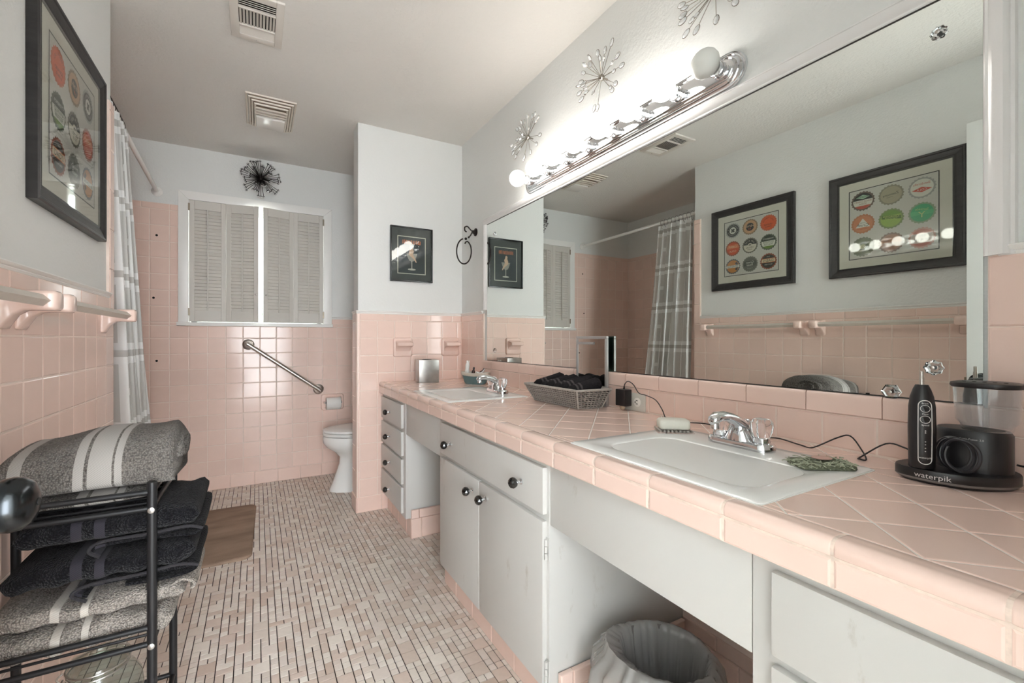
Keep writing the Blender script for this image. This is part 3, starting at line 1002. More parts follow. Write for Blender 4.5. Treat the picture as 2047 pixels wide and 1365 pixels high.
# ------------------------------------------------------------------ starburst wall ornaments
crystal_m = mat('crystal', (244, 246, 247), 0.03, trans=0.35, spec=0.8)
wire_m = mat('silver_wire', (168, 162, 154), 0.25, 1.0)
def burst(y, z, label, seed):
    t = thing('starburst_ornament', label, 'wall ornament', (XR, y, z), 'silver starbursts above the light bar')
    rr = random.Random(seed)
    c = Vector((XR - 0.030, y, z))
    MB().sphere(c, 0.013, 12, 8).cyl((XR + 0.001, y, z), c, 0.004, n=8).build('hub', wire_m, t)
    n = 27
    for k in range(n):
        ga = k * 2.39996 + rr.uniform(-0.2, 0.2)
        el = rr.choice((0.05, 0.12, 0.3, 0.55, 0.9)) if k > 13 else rr.uniform(0.0, 0.15)
        ln = rr.uniform(0.085, 0.115) if k <= 13 else rr.uniform(0.055, 0.09)
        d = Vector((-math.sin(el), math.cos(el) * math.cos(ga), math.cos(el) * math.sin(ga)))
        e = c + d * ln
        sp = MB().cyl(c, e, 0.0011, n=5).build('spoke', wire_m, t)
        s_ = 0.0125 if k <= 13 else 0.0095
        u = d.cross(Vector((1, 0, 0)))
        u = u.normalized() if u.length > 0.05 else Vector((0, 1, 0))
        nn = d.cross(u).normalized()
        q = 10
        cb = MB()
        cc = e + d * s_
        cb.loft([[cc + d * (s_ * 1.15 * kk * math.cos(2 * PI * i / q)) + u * (s_ * 0.72 * kk * math.sin(2 * PI * i / q)) + nn * h for i in range(q)] for kk, h in ((0.5, -0.0045), (1, -0.0012), (1, 0.0012), (0.5, 0.0045))])
        cb.build('crystal', crystal_m, sp, angle=20)
        ring = [cc + d * (s_ * 1.18 * math.cos(2 * PI * i / 12)) + u * (s_ * 0.75 * math.sin(2 * PI * i / 12)) for i in range(12)]
        MB().tube(ring, 0.0013, 5, closed=True).build('crystal_rim', wire_m, sp)
burst(1.870, 2.110, 'silver crystal starburst on the wall, farthest of the three', 1)
burst(1.330, 2.130, 'silver crystal starburst on the wall, middle of the three', 2)
burst(0.836, 2.135, 'silver crystal starburst cut off by the top of the picture', 3)
# dark one above the window
t = thing('starburst_ornament', 'black wire starburst with clear beads above the window', 'wall ornament', (0.026, YB, 2.258))
c = Vector((0.026, YB - 0.030, 2.258))
MB().sphere(c, 0.016, 12, 8).cyl((0.026, YB + 0.009, 2.258), c, 0.005, n=8).build('hub', iron_m, t)
rr = random.Random(5)
bead_m = mat('clear_bead', (235, 235, 235), 0.05, spec=0.9, trans=0.3)
for k in range(66):
    ga = k * 2.39996
    lay = k % 3
    el = (0.02, 0.35, 0.8)[lay] + rr.uniform(-0.05, 0.08)
    ln = (0.128, 0.118, 0.105)[lay] + rr.uniform(-0.008, 0.004)
    d = Vector((math.cos(el) * math.cos(ga), -math.sin(el), math.cos(el) * math.sin(ga)))
    e = c + d * ln
    sp = MB().cyl(c, e, 0.0020, n=5).build('spoke', iron_m, t)
    MB().lathe([(0.004, -0.001), (0.009, 0), (0.009, 0.003), (0.004, 0.004)], e, d, 9).build('spoke_cup', iron_m, sp)
    MB().sphere(e + d * 0.006, 0.0062, 8, 6).build('bead', bead_m, sp)

# ------------------------------------------------------------------ ceiling vent and exhaust fan
vent_m = mat('vent_paint', (214, 208, 200), 0.5)
t = thing('ceiling_vent', 'white three-section air register near the top of the picture', 'vent', (0.0, 2.07, ZC))
vx0, vx1, vy0, vy1 = -0.098, 0.100, 1.915, 2.214
b = MB()
z0, z1 = ZC - 0.009, ZC + 0.001
ix0, ix1 = vx0 + 0.032, vx1 - 0.030
b.box(vx0, ix0, vy0, vy1, z0, z1).box(ix1, vx1, vy0, vy1, z0, z1).box(ix0, ix1, vy0, vy0 + 0.032, z0, z1).box(ix0, ix1, vy1 - 0.034, vy1, z0, z1)
b.box(ix0, ix1, 2.006, 2.014, z0, z1).box(ix0, ix1, 2.114, 2.124, z0, z1)
b.build('frame', vent_m, t, bevel=0.002)
MB().box(ix0 - 0.004, ix1 + 0.004, vy0 + 0.02, vy1 - 0.02, ZC - 0.0005, ZC + 0.0005).build('duct', mat('duct', (40, 34, 30), 0.8), t, smooth=False)
for q in range(11):
    x = ix0 + (q + 0.5) * (ix1 - ix0) / 11
    MB().box(x - 0.0042, x + 0.0042, 2.014, 2.114, ZC - 0.0045, ZC - 0.0030).rot((x, 2.06, ZC - 0.004), R(28), 'Y').build('slat', vent_m, t, smooth=False)
for y0, y1 in ((1.947, 2.006), (2.124, 2.180)):
    for q in range(5):
        y = y0 + (q + 0.5) * (y1 - y0) / 5
        MB().box(ix0, ix1, y - 0.0042, y + 0.0042, ZC - 0.0048, ZC - 0.0032).rot((0, y, ZC - 0.004), R(-30 if y0 > 2.1 else 38), 'X').build('slat', vent_m, t, smooth=False)
MB().sphere((0, vy1 - 0.017, z0), 0.004, 8, 6).build('screw', bchrome, t)
t = thing('exhaust_fan', 'cream exhaust fan grille with a light panel on the ceiling', 'fan', (0.073, 2.88, ZC))
ax0, ax1, ay0, ay1 = -0.056, 0.202, 2.690, 3.075
fan_m = mat('fan_plastic', (214, 205, 192), 0.45)
def frus(i0, i1, za, zb, name, m=fan_m):
    lp = lambda i, z: [(ax0 + i, ay0 + i, z), (ax1 - i, ay0 + i, z), (ax1 - i, ay1 - i, z), (ax0 + i, ay1 - i, z)]
    return lp
lp = frus(0, 0, 0, 0, '')
for q in range(4):
    i = 0.0 + q * 0.014
    zz = ZC - q * 0.010
    hb = MB()
    o_, n_ = lp(i, zz), lp(i + 0.010, zz)
    o2, n2 = lp(i + 0.002, zz - 0.007), lp(i + 0.010, zz - 0.007)
    hb.loft([o_, o2, n2, n_, o_], caps=False)
    hb.build('grille_ring', fan_m, t, smooth=False)
MB().loft([lp(0.012, ZC + 0.001), lp(0.05, ZC - 0.020)], caps=True).build('housing', mat('fan_dark', (150, 132, 112), 0.7), t, smooth=False)
for q in range(3):
    y = ay0 + 0.085 + q * 0.034
    MB().box(ax0 + 0.045, ax1 - 0.045, y, y + 0.014, ZC - 0.040, ZC - 0.030).build('slat', fan_m, t, bevel=0.002)
MB().box(ax0 + 0.052, ax1 - 0.052, ay0 + 0.185, ay1 - 0.055, ZC - 0.044, ZC - 0.018).build('light_panel', mat('fan_lens', (232, 228, 222), 0.2), t, bevel=0.006)

# ------------------------------------------------------------------ framed bottle-cap pictures
INK = {}
def ink(c):
    return mat('print_%d_%d_%d' % c, c, 0.7)
def disc(r, teeth=0, amp=0.0, n=42):
    return [(r * (1 + (amp * (1 if i % 2 else -1) if teeth else 0)) * math.cos(2 * PI * i / n), r * (1 + (amp * (1 if i % 2 else -1) if teeth else 0)) * math.sin(2 * PI * i / n)) for i in range(n)]
def cap_print(parent, fn, u, v, r, spec):
    """one printed bottle cap: scalloped rim, face, bands, words"""
    rim, face, bands, words = spec
    o = MB().poly([fn(u + a, v + c, 0.0004) for a, c in disc(r, 1, 0.05)]).build('cap_print', ink(rim), parent, smooth=False)
    MB().poly([fn(u + a, v + c, 0.0007) for a, c in disc(r * 0.84)]).build('cap_face', ink(face), o, smooth=False)
    for bi, (col, pts) in enumerate(bands):
        MB().poly([fn(u + a * r, v + c * r, 0.0010 + 0.0002 * bi) for a, c in pts]).build('cap_band', ink(col), o, smooth=False)
    for wi, (col, parts) in enumerate(words):
        lettering([(s, sz * r, u + x * r, v + y * r, sx, R(ro)) for s, sz, x, y, sx, ro in parts], fn, 0.0017 + 0.0001 * wi, ink(col), o)
def chord(y0, y1, r=0.84, n=10):
    """slice of the cap face between two heights"""
    a0, a1 = math.asin(max(-1, min(1, y0 / r))), math.asin(max(-1, min(1, y1 / r)))
    rt_ = [(r * math.cos(a0 + (a1 - a0) * i / n), r * math.sin(a0 + (a1 - a0) * i / n)) for i in range(n + 1)]
    return rt_ + [(-x, y) for x, y in reversed(rt_)]
def bend(s, r, a0, a1, sz):
    """letters along an arc"""
    n = len(s)
    out = []
    for i, ch in enumerate(s):
        a = a0 + (a1 - a0) * (i / (n - 1) if n > 1 else 0.5)
        out.append((ch, sz, r * math.cos(R(a)), r * math.sin(R(a)), 0.85, a - 90 if a0 > a1 else a + 90))
    return out
DK, CR, OR, GN, WH, RD, TN = (44, 44, 46), (216, 206, 190), (226, 96, 52), (84, 112, 62), (226, 222, 214), (196, 72, 50), (196, 156, 118)
SIL = (168, 166, 164)
star = []
def ringpts(r, n=36):
    return [(r * math.cos(2 * PI * i / n), r * math.sin(2 * PI * i / n)) for i in range(n)]
clover = [(0.30 * abs(math.cos(2 * math.radians(a))) ** 0.5 * math.cos(math.radians(a + 45)) + 0, 0.30 * abs(math.cos(2 * math.radians(a))) ** 0.5 * math.sin(math.radians(a + 45))) for a in range(0, 360, 6)]
SET1 = [
    # top row, near to far
    ((206, 100, 64), OR, [], [((70, 44, 34), bend('CALIFORNIA', 0.62, 160, 20, 0.26) + [('ORANGE', 0.30, 0, -0.22, 0.9, 0), ('SPARKLE', 0.24, 0, -0.50, 0.9, 0)])]),
    ((150, 124, 100), (206, 160, 124), [(DK, ringpts(0.52))], [((226, 190, 160), [('Hires', 0.50, 0, 0.12, 1, 4)]), (OR, [('R-J', 0.30, 0.05, -0.25, 1, 0)])]),
    (SIL, DK, [(WH, ringpts(0.46)), (DK, clover)], [(WH, bend('CLOVERDALE', 0.64, 165, 15, 0.22) + bend('BEVERAGES', 0.64, 200, 340, 0.20))]),
    ((92, 98, 84), (52, 58, 50), [(WH, chord(-0.50, 0.14)), ((108, 136, 62), chord(-0.84, -0.50))], [(WH, [("POMEROY'S", 0.27, 0, 0.40, 0.9, 0)]), ((74, 92, 64), [('QUININE', 0.33, 0, -0.03, 1, 0), ('WATER', 0.33, 0, -0.32, 1, 0)])]),
    ((112, 106, 96), CR, [(DK, chord(0.10, 0.84)), (CR, ringpts(0.30)), (DK, [(-0.25, 0.02), (0.0, 0.16), (0.25, 0.02)])], [(CR, bend('SUN RISE', 0.60, 150, 30, 0.28)), (DK, [('LEMON', 0.28, 0, -0.28, 1, 0), ('SODA', 0.24, 0, -0.54, 1, 0)])]),
    ((150, 84, 60), (206, 84, 50), [((222, 128, 86), chord(0.0, 0.52))], [((236, 206, 170), [('CHERO', 0.34, 0, 0.20, 1, 6), ('COLA', 0.36, 0, -0.38, 1, 0)])]),
    ((150, 76, 52), (58, 50, 46), [((216, 132, 92), chord(-0.16, 0.36)), ((224, 200, 168), chord(-0.10, 0.30))], [((44, 36, 34), [("DAD'S", 0.46, 0, 0.07, 1.0, 0)]), (WH, [('THAT', 0.16, 0, 0.56, 1, 0), ('ROOT BEER', 0.18, 0, -0.42, 1, 0)])]),
    ((120, 116, 108), (104, 104, 96), [((78, 80, 72), chord(-0.26, 0.42))], [(WH, [('Green', 0.40, 0, 0.22, 1, 0), ('River', 0.40, 0.04, -0.12, 1, 0)] + bend('SODA', 0.62, 240, 300, 0.16))]),
    ((104, 104, 110), (206, 140, 84), [((84, 82, 86), [(-0.84, 0.0), (-0.55, 0.62), (-0.30, 0.40), (-0.62, 0.0), (-0.30, -0.40), (-0.55, -0.62)]), (WH, [(-0.92, -0.17), (0.92, -0.17), (0.92, 0.17), (-0.92, 0.17)])], [((70, 66, 70), [('WHISTLE', 0.40, 0, 0.0, 0.95, 0)])]),
]
SET2 = [
    (SIL, WH, [((206, 84, 66), [(-0.74, -0.18), (0, -0.44), (0.74, -0.18), (0, 0.08)])], [((196, 84, 66), [('Slenderella', 0.32, 0, 0.38, 0.9, 0)]), (WH, [('COLA', 0.28, 0, -0.20, 1, 0)])]),
    ((150, 142, 126), (178, 168, 146), [], [((72, 66, 58), [('Zeemore', 0.34, 0.02, 0.04, 1, -6), ('BEVERAGES', 0.10, 0.1, -0.24, 1, -4)])]),
    ((110, 92, 84), WH, [((48, 46, 46), chord(0.12, 0.84)), ((172, 204, 178), [(-0.60, 0.40), (0, 0.20), (0.60, 0.40), (0, 0.66)]), ((190, 90, 74), chord(-0.84, -0.48))], [((60, 56, 54), [('PHOENIX', 0.26, 0, 0.42, 0.85, 0)]), ((150, 86, 78), [('BLACK CHERRY', 0.25, 0, -0.06, 0.85, 0), ('SODA', 0.27, 0, -0.31, 0.9, 0)])]),
    ((150, 168, 140), (84, 176, 128), [((104, 190, 140), chord(-0.20, 0.20))], [((196, 214, 150), [('Sprinkle', 0.30, 0, 0.34, 1, 8), ('Y', 0.80, 0, -0.20, 1.1, 0)])]),
    ((136, 150, 100), (160, 186, 92), [((122, 158, 74), chord(0.34, 0.84)), ((92, 116, 60), [(-0.80, -0.16), (0.74, 0.06), (0.74, 0.42), (-0.80, 0.20)])], [((206, 220, 120), [('CANADIAN', 0.26, 0.0, 0.20, 0.95, 8), ('DELIGHT', 0.26, 0.0, -0.02, 0.95, 8)])]),
    ((196, 130, 96), (214, 142, 106), [(WH, [(-0.62, -0.36), (0.62, -0.36), (0, 0.58)])], [((48, 44, 42), [('Crush', 0.42, 0, -0.14, 1, 6), ('Orange', 0.17, 0, 0.12, 1, 6)]), ((176, 96, 66), [('CARBONATED', 0.16, 0, -0.54, 1, 0)])]),
    ((206, 160, 150), (224, 206, 200), [((206, 132, 120), chord(0.42, 0.84)), ((206, 132, 120), chord(-0.84, -0.50))], [((92, 80, 78), [('RED', 0.32, 0, 0.16, 1, 0), ('NORTH', 0.32, 0, -0.18, 1, 0)])]),
    ((140, 112, 98), (176, 132, 112), [((196, 140, 112), chord(0.0, 0.44))], [((146, 96, 80), [('ROOT BEER', 0.24, 0, 0.22, 1, 0)])]),
    ((128, 130, 112), (120, 124, 100), [((196, 194, 160), ringpts(0.24))], [((196, 194, 160), [('SQUIRREL', 0.24, 0, -0.42, 0.9, 0)])]),
]
def cap_picture(y0, y1, z0, z1, spec, label):
    t = thing('framed_picture', label, 'picture', (XL, (y0 + y1) / 2, z0), 'framed bottle cap prints')
    d = 0.026
    fn = lambda u, v, h: (XL + 0.0135 + h, y0 + u, z0 + v)
    W, Hh, fw_ = y1 - y0, z1 - z0, 0.05
    prof = [(0.0, 0.0005), (0.0, d - 0.003), (0.004, d), (0.010, d - 0.001), (0.014, d - 0.004), (0.034, d - 0.008), (0.040, d - 0.011), (0.046, d - 0.010), (fw_, d - 0.013), (fw_, 0.006)]
    for k in range(4):
        b = MB()
        def corner(c, off, h):
            return {0: (off, off), 1: (W - off, off), 2: (W - off, Hh - off), 3: (off, Hh - off)}[c] + (h,)
        l0 = [corner(k, o_, h) for o_, h in prof]
        l1 = [corner((k + 1) % 4, o_, h) for o_, h in prof]
        b.loft([[(XL + h, y0 + u, z0 + v) for u, v, h in l0], [(XL + h, y0 + u, z0 + v) for u, v, h in l1]])
        b.build('frame_side', frame_m, t, angle=25)
    MB().box(XL + 0.001, XL + 0.0132, y0 + 0.01, y1 - 0.01, z0 + 0.01, z1 - 0.01).build('mat_board', paper_m, t, smooth=False)
    m0 = fw_ + 0.045
    b = MB()
    for a0, a1, c0, c1 in ((m0, W - m0, m0, m0 + 0.0042), (m0, W - m0, Hh - m0 - 0.0042, Hh - m0), (m0, m0 + 0.0042, m0, Hh - m0), (W - m0 - 0.0042, W - m0, m0, Hh - m0)):
        b.poly([fn(a0, c0, 0.0006), fn(a1, c0, 0.0006), fn(a1, c1, 0.0006), fn(a0, c1, 0.0006)])
    b.build('black_line', ink((34, 32, 32)), t, smooth=False)
    q0 = m0 + 0.004
    MB().poly([fn(q0, q0, 0.0002), fn(W - q0, q0, 0.0002), fn(W - q0, Hh - q0, 0.0002), fn(q0, Hh - q0, 0.0002)]).build('print_sheet', ink((212, 206, 202)), t, smooth=False)
    cw = (W - 2 * q0) / 3
    ch = (Hh - 2 * q0) / 3
    for i, s_ in enumerate(spec):
        cap_print(t, fn, q0 + cw * (i % 3 + 0.5), q0 + ch * (2 - i // 3 + 0.5), min(cw, ch) * 0.43, s_)
    MB().box(XL + 0.0160, XL + 0.0175, y0 + 0.045, y1 - 0.045, z0 + 0.045, z1 - 0.045).build('glazing', glass_m, t, smooth=False)
cap_picture(1.508, 2.072, 1.431, 2.013, SET1, 'black framed bottle cap print nearest the shower curtain')
cap_picture(0.752, 1.318, 1.431, 2.013, SET2, 'black framed bottle cap print nearest the door, seen in the mirror')

# cocktail poster on the partition
t = thing('framed_picture', 'thin black framed cocktail glass poster on the partition wall', 'picture', (0.893, YP, 1.45))
px0, px1, pz0, pz1 = 0.751, 1.036, 1.450, 1.806
yw = YP + 0.008
pf = mat('poster_frame', (20, 22, 22), 0.25)
for (a0, a1, c0, c1) in ((px0, px1, pz0, pz0 + 0.008), (px0, px1, pz1 - 0.008, pz1), (px0, px0 + 0.008, pz0 + 0.008, pz1 - 0.008), (px1 - 0.008, px1, pz0 + 0.008, pz1 - 0.008)):
    MB().box(a0, a1, yw - 0.018, yw + 0.0005, c0, c1).build('frame_side', pf, t, bevel=0.001)
MB().box(px0 + 0.006, px1 - 0.006, yw - 0.008, yw - 0.001, pz0 + 0.006, pz1 - 0.006).build('backing', mat('poster_mat', (62, 66, 68), 0.7), t, smooth=False)
pfn = lambda u, v, h: (px0 + u, yw - 0.008 - h, pz0 + v)
def flat(name, pts, c, h, par=None):
    return MB().poly([pfn(a, d_, h) for a, d_ in pts]).build(name, ink(c), par or t, smooth=False)
flat('print_border', [(0.047, 0.050), (0.238, 0.050), (0.238, 0.296), (0.047, 0.296)], (206, 204, 192), 0.0004)
pr_ = flat('poster_print', [(0.052, 0.055), (0.233, 0.055), (0.233, 0.291), (0.052, 0.291)], (50, 56, 62), 0.0008)
gl = (196, 192, 184)
flat('glass_foot', [(0.143 + 0.027 * math.cos(2 * PI * i / 20), 0.081 + 0.006 * math.sin(2 * PI * i / 20)) for i in range(20)], gl, 0.0012, pr_)
flat('glass_stem', [(0.1405, 0.081), (0.1455, 0.081), (0.1455, 0.136), (0.1405, 0.136)], gl, 0.0014, pr_)
flat('glass_cup', [(0.143, 0.132), (0.160, 0.137), (0.172, 0.160), (0.180, 0.186), (0.106, 0.186), (0.114, 0.160), (0.126, 0.137)], (150, 146, 140), 0.0012, pr_)
flat('seated_figure', [(0.150, 0.182), (0.168, 0.150), (0.176, 0.128), (0.170, 0.128), (0.156, 0.148), (0.136, 0.164), (0.122, 0.176), (0.124, 0.196), (0.132, 0.214), (0.128, 0.226), (0.136, 0.236), (0.146, 0.232), (0.148, 0.218), (0.158, 0.200)], (206, 172, 150), 0.0016, pr_)
b = MB()
rr = random.Random(9)
for q in range(11):
    u = 0.080 + q * 0.0115
    b.poly([pfn(u, 0.246 + 0.002 * math.sin(q), 0.0014), pfn(u + 0.006, 0.246, 0.0014), pfn(u + 0.0065, 0.270 + 0.003 * math.sin(q * 1.7), 0.0014), pfn(u + 0.001, 0.272, 0.0014)])
b.build('title_strokes', ink((196, 112, 72)), pr_, smooth=False)
MB().box(px0 + 0.008, px1 - 0.008, yw - 0.0125, yw - 0.0115, pz0 + 0.008, pz1 - 0.008).build('glazing', glass_m, t, smooth=False)

# ------------------------------------------------------------------ towel bars
def towel_bar(y0, y1, label):
    t = thing('towel_bar', label, 'towel bar', (XL + 0.01, (y0 + y1) / 2, 1.165), 'square towel bars on ceramic posts')
    xb, zb = -0.427, 1.163
    xw = XL + 0.0095
    for y, s_ in ((y0 + 0.022, 1), (y1 - 0.022, -1)):
        secs = []
        for (x, hw, z0, z1) in ((xw, 0.026, 1.098, 1.190), (xw + 0.006, 0.026, 1.098, 1.190), (xw + 0.012, 0.023, 1.108, 1.188), (xw + 0.025, 0.020, 1.128, 1.185), (xw + 0.042, 0.020, 1.140, 1.185), (xb - 0.022, 0.022, 1.141, 1.186), (xb + 0.018, 0.022, 1.141, 1.186), (xb + 0.023, 0.018, 1.145, 1.182)):
            secs.append([(x, a, c) for a, c in rrect(y - hw, y + hw, z0, z1, 0.008, 3)])
        MB().loft(secs).build('post', tile_m, t, angle=60)
    r = 0.0135
    MB().prism([(0, -r), (r, 0), (0, r), (-r, 0)], lambda a, c, h: (xb + a, h, zb + c), y0 + 0.022, y1 - 0.022).build('bar', mat('towel_bar_paint', (206, 198, 188), 0.4, var=0.05, vscale=20), t, smooth=False)
towel_bar(1.43, 2.11, 'beige towel bar on pink ceramic posts nearest the shower curtain')
towel_bar(0.73, 1.388, 'beige towel bar on pink ceramic posts nearest the door')

# ------------------------------------------------------------------ scroll towel ring
t = thing('towel_ring', 'dark scroll towel ring on the wall beside the mirror', 'towel ring', (XR, 2.54, 1.773))
yo, zo = 2.535, 1.772
MB().lathe([(0.026, 0), (0.026, 0.004), (0.022, 0.007), (0.014, 0.009), (0.010, 0.022), (0.012, 0.024)], (XR + 0.0015, yo, zo), (-1, 0, 0), 20).build('mount', iron_m, t)
xo = XR - 0.028
MB().tube(smoothpath([(xo + 0.006, yo, zo), (xo - 0.012, yo + 0.004, zo + 0.018), (xo - 0.028, yo + 0.006, zo + 0.032), (xo - 0.047, yo + 0.006, zo + 0.024), (xo - 0.046, yo + 0.006, zo + 0.004), (xo - 0.034, yo + 0.006, zo - 0.004)], 5), 0.0045, 8).build('scroll', iron_m, t)
MB().tube(smoothpath([(xo + 0.002, yo, zo - 0.004), (xo - 0.006, yo + 0.006, zo - 0.024), (xo - 0.022, yo + 0.008, zo - 0.040)], 5), 0.0045, 8).sphere((xo - 0.018, yo + 0.007, zo - 0.037), 0.007, 10, 8).sphere((xo - 0.038, yo + 0.008, zo - 0.048), 0.009, 10, 8).build('arm', iron_m, t)
rc = Vector((xo - 0.050, yo + 0.010, zo - 0.130))
pts = []
for a in range(102, 396, 9):
    pts.append(rc + Vector((0.052 * math.cos(R(a)), -0.006 * math.sin(R(a)), 0.080 * math.sin(R(a)))))
pts += [rc + Vector((0.034, 0, 0.060)), rc + Vector((0.024, 0, 0.066)), rc + Vector((0.013, 0, 0.062)), rc + Vector((0.006, 0, 0.050))]
MB().tube(pts, 0.0045, 8).build('ring', iron_m, t)

# ------------------------------------------------------------------ ceramic fixtures on the partition
def soap_dish(x, label):
    t = thing('soap_dish', label, 'soap dish', (x, YP, 0.96), 'pink ceramic wall fixtures')
    MB().loft([[(a, YP + 0.002 - h, c) for a, c in rrect(x - 0.063 + i, x + 0.063 - i, 0.962 + i, 1.084 - i, 0.014, 4)] for h, i in ((0, 0), (0.010, 0), (0.016, 0.004), (0.017, 0.012))]).build('back_plate', tile_m, t, angle=50)
    secs = []
    for (y, z0, z1, hw) in ((YP - 0.014, 0.995, 1.068, 0.050), (YP - 0.022, 1.012, 1.062, 0.050), (YP - 0.036, 1.026, 1.057, 0.051), (YP - 0.062, 1.030, 1.056, 0.0525), (YP - 0.068, 1.033, 1.053, 0.049)):
        secs.append([(a, y, c) for a, c in rrect(x - hw, x + hw, z0, z1, 0.006, 3)])
    MB().loft(secs).build('shelf', tile_m, t, angle=50)
soap_dish(0.832, 'pink ceramic soap dish on the partition below the poster')
soap_dish(1.165, 'pink ceramic holder in the corner above the boat dish')

# ------------------------------------------------------------------ tissue cover
t = thing('tissue_box_cover', 'brushed metal tissue box cover by the partition wall', 'tissue box', (0.948, 2.61, CT))
b = MB()
s_, hgt = 0.062, 0.141
c0 = (0.948, 2.605)
lp = lambda k, z: [(c0[0] + a * s_ * k, c0[1] + d_ * s_ * k, z) for a, d_ in ((-1, -1), (1, -1), (1, 1), (-1, 1))]
b.loft([lp(1, CT), lp(1, CT + hgt)], caps=True).rot((c0[0], c0[1], CT), R(-7))
b.build('cover', mat('worn_zinc', (170, 168, 164), 0.33, 1.0, var=0.22, vscale=14, bump=0.05, bscale=40), t, bevel=0.0015)
b = MB().lathe([(0.03, 0), (0.03, 0.0006), (0.0, 0.0006)], (c0[0], c0[1], CT + hgt), (0, 0, 1), 20)
b.build('slot', mat('slot_dark', (30, 28, 28), 0.9), t)

# ------------------------------------------------------------------ boat dish with small things
t = thing('boat_dish', 'blue-green boat shaped dish with a cream rim beside the far sink', 'dish', (1.165, 2.33, CT))
bc = Vector((1.160, 2.345, CT))
dirv = Vector((0.50, -0.866, 0)).normalized()
side = Vector((0.866, 0.50, 0)).normalized()
def boat(k, z, flat_=1.0):
    out = []
    for i in range(28):
        a = 2 * PI * i / 28
        l = 0.098 * math.cos(a)
        wd = 0.044 * math.copysign(abs(math.sin(a)) ** 0.75, math.sin(a))
        out.append(bc + dirv * l * k + side * wd * (0.55 + 0.45 * k) * flat_ + Vector((0, 0, z + (0.006 * (l / 0.098) ** 2 if z > 0.04 else 0))))
    return out
MB().loft([boat(0.66, 0.0005), boat(0.74, 0.01), boat(0.92, 0.048)], caps=True).build('hull', mat('blue_glaze', (96, 124, 128), 0.3, var=0.15, vscale=20), t, angle=60)
MB().loft([boat(0.92, 0.048), boat(0.99, 0.050), boat(1.0, 0.066), boat(0.95, 0.068), boat(0.90, 0.054)], caps=False).build('rim', mat('cream_glaze', (206, 200, 188), 0.3), t, angle=60)
zb = CT + 0.048
def on_boat(l, w_=0.0):
    return bc + dirv * l + side * w_
p = on_boat(-0.062)
bl = MB()
bl.lathe([(0.014, 0), (0.0155, 0.012), (0.014, 0.03), (0.012, 0.045), (0.0135, 0.062), (0.011, 0.074), (0.005, 0.078)], (p.x, p.y, zb), (0.1, 0.05, 1), 14)
wh = mat('white_glaze', (232, 232, 230), 0.25)
t2 = thing('figurine', 'small white figurine standing in the boat dish', 'figurine', (p.x, p.y, zb))
bl.build('body', wh, t2, angle=60)
for q in range(4):
    a = 0.6 + q * 0.9
    MB().cyl((p.x + 0.010 + 0.007 * math.cos(a), p.y + 0.002 + 0.007 * math.sin(a), zb + 0.072), (p.x + 0.012 + 0.010 * math.cos(a), p.y + 0.003 + 0.010 * math.sin(a), zb + 0.090), 0.0045, 0.0025, 8).build('tip', wh, t2)
MB().sphere((p.x - 0.007, p.y - 0.010, zb + 0.025), (0.008, 0.008, 0.010), 10, 8).build('belly', wh, t2)
amber = mat('amber_glass', (62, 22, 16), 0.1, spec=0.7)
bcap = mat('black_cap', (22, 20, 22), 0.3)
def small_bottle(p, lean, label):
    t = thing('oil_bottle', label, 'bottle', p, 'small dark bottles')
    ax = Vector(lean).normalized()
    MB().lathe([(0.0, 0), (0.0105, 0.001), (0.0105, 0.030), (0.009, 0.034), (0.005, 0.037), (0.005, 0.041)], p, ax, 14).build('bottle_body', amber, t)
    MB().lathe([(0.0062, 0), (0.0065, 0.002), (0.0062, 0.014), (0.003, 0.015)], Vector(p) + ax * 0.040, ax, 12).build('bottle_cap', bcap, t)
small_bottle(on_boat(-0.018) + Vector((0, 0, 0.046)), (0.15, 0, 1), 'small amber bottle upright beside the white figurine')
small_bottle(on_boat(0.018, 0.006) + Vector((0, 0, 0.050)), (0.62, -0.35, 0.75), 'small dark bottle leaning at the end of the boat dish')
b = MB()
pts = [on_boat(0.015 + 0.060 * k / 10, -0.012) + Vector((0, 0, 0.064 + 0.030 * ((k - 4) / 6) ** 2)) for k in range(11)]
b.tube(pts, [0.002, 0.0045, 0.006, 0.007, 0.0075, 0.0075, 0.007, 0.006, 0.005, 0.0042, 0.0025], 10)
single(b.build('ceramic_crescent', wh, None), 'curved white ceramic piece lying across the boat dish', 'ornament')

# ------------------------------------------------------------------ wicker basket with rolled cloths
t = thing('wicker_basket', 'grey wicker basket of rolled dark washcloths', 'basket', (1.135, 1.45, CT))
wick = mat('grey_wicker', (146, 138, 132), 0.5, var=0.2, vscale=60)
wick2 = mat('pale_wicker', (170, 164, 158), 0.5, var=0.15, vscale=60)
bz1 = CT + 0.074
bot = [(1.082, 1.300), (1.186, 1.287), (1.198, 1.575), (1.080, 1.588)]
top = [(1.056, 1.278), (1.212, 1.262), (1.226, 1.605), (1.046, 1.620)]
def bpt(side_, s_, v):
    a, c = bot[side_], bot[(side_ + 1) % 4]
    e, f = top[side_], top[(side_ + 1) % 4]
    x = (a[0] + (c[0] - a[0]) * s_) * (1 - v) + (e[0] + (f[0] - e[0]) * s_) * v
    y = (a[1] + (c[1] - a[1]) * s_) * (1 - v) + (e[1] + (f[1] - e[1]) * s_) * v
    return Vector((x, y, CT + 0.002 + (bz1 - CT - 0.002) * v))
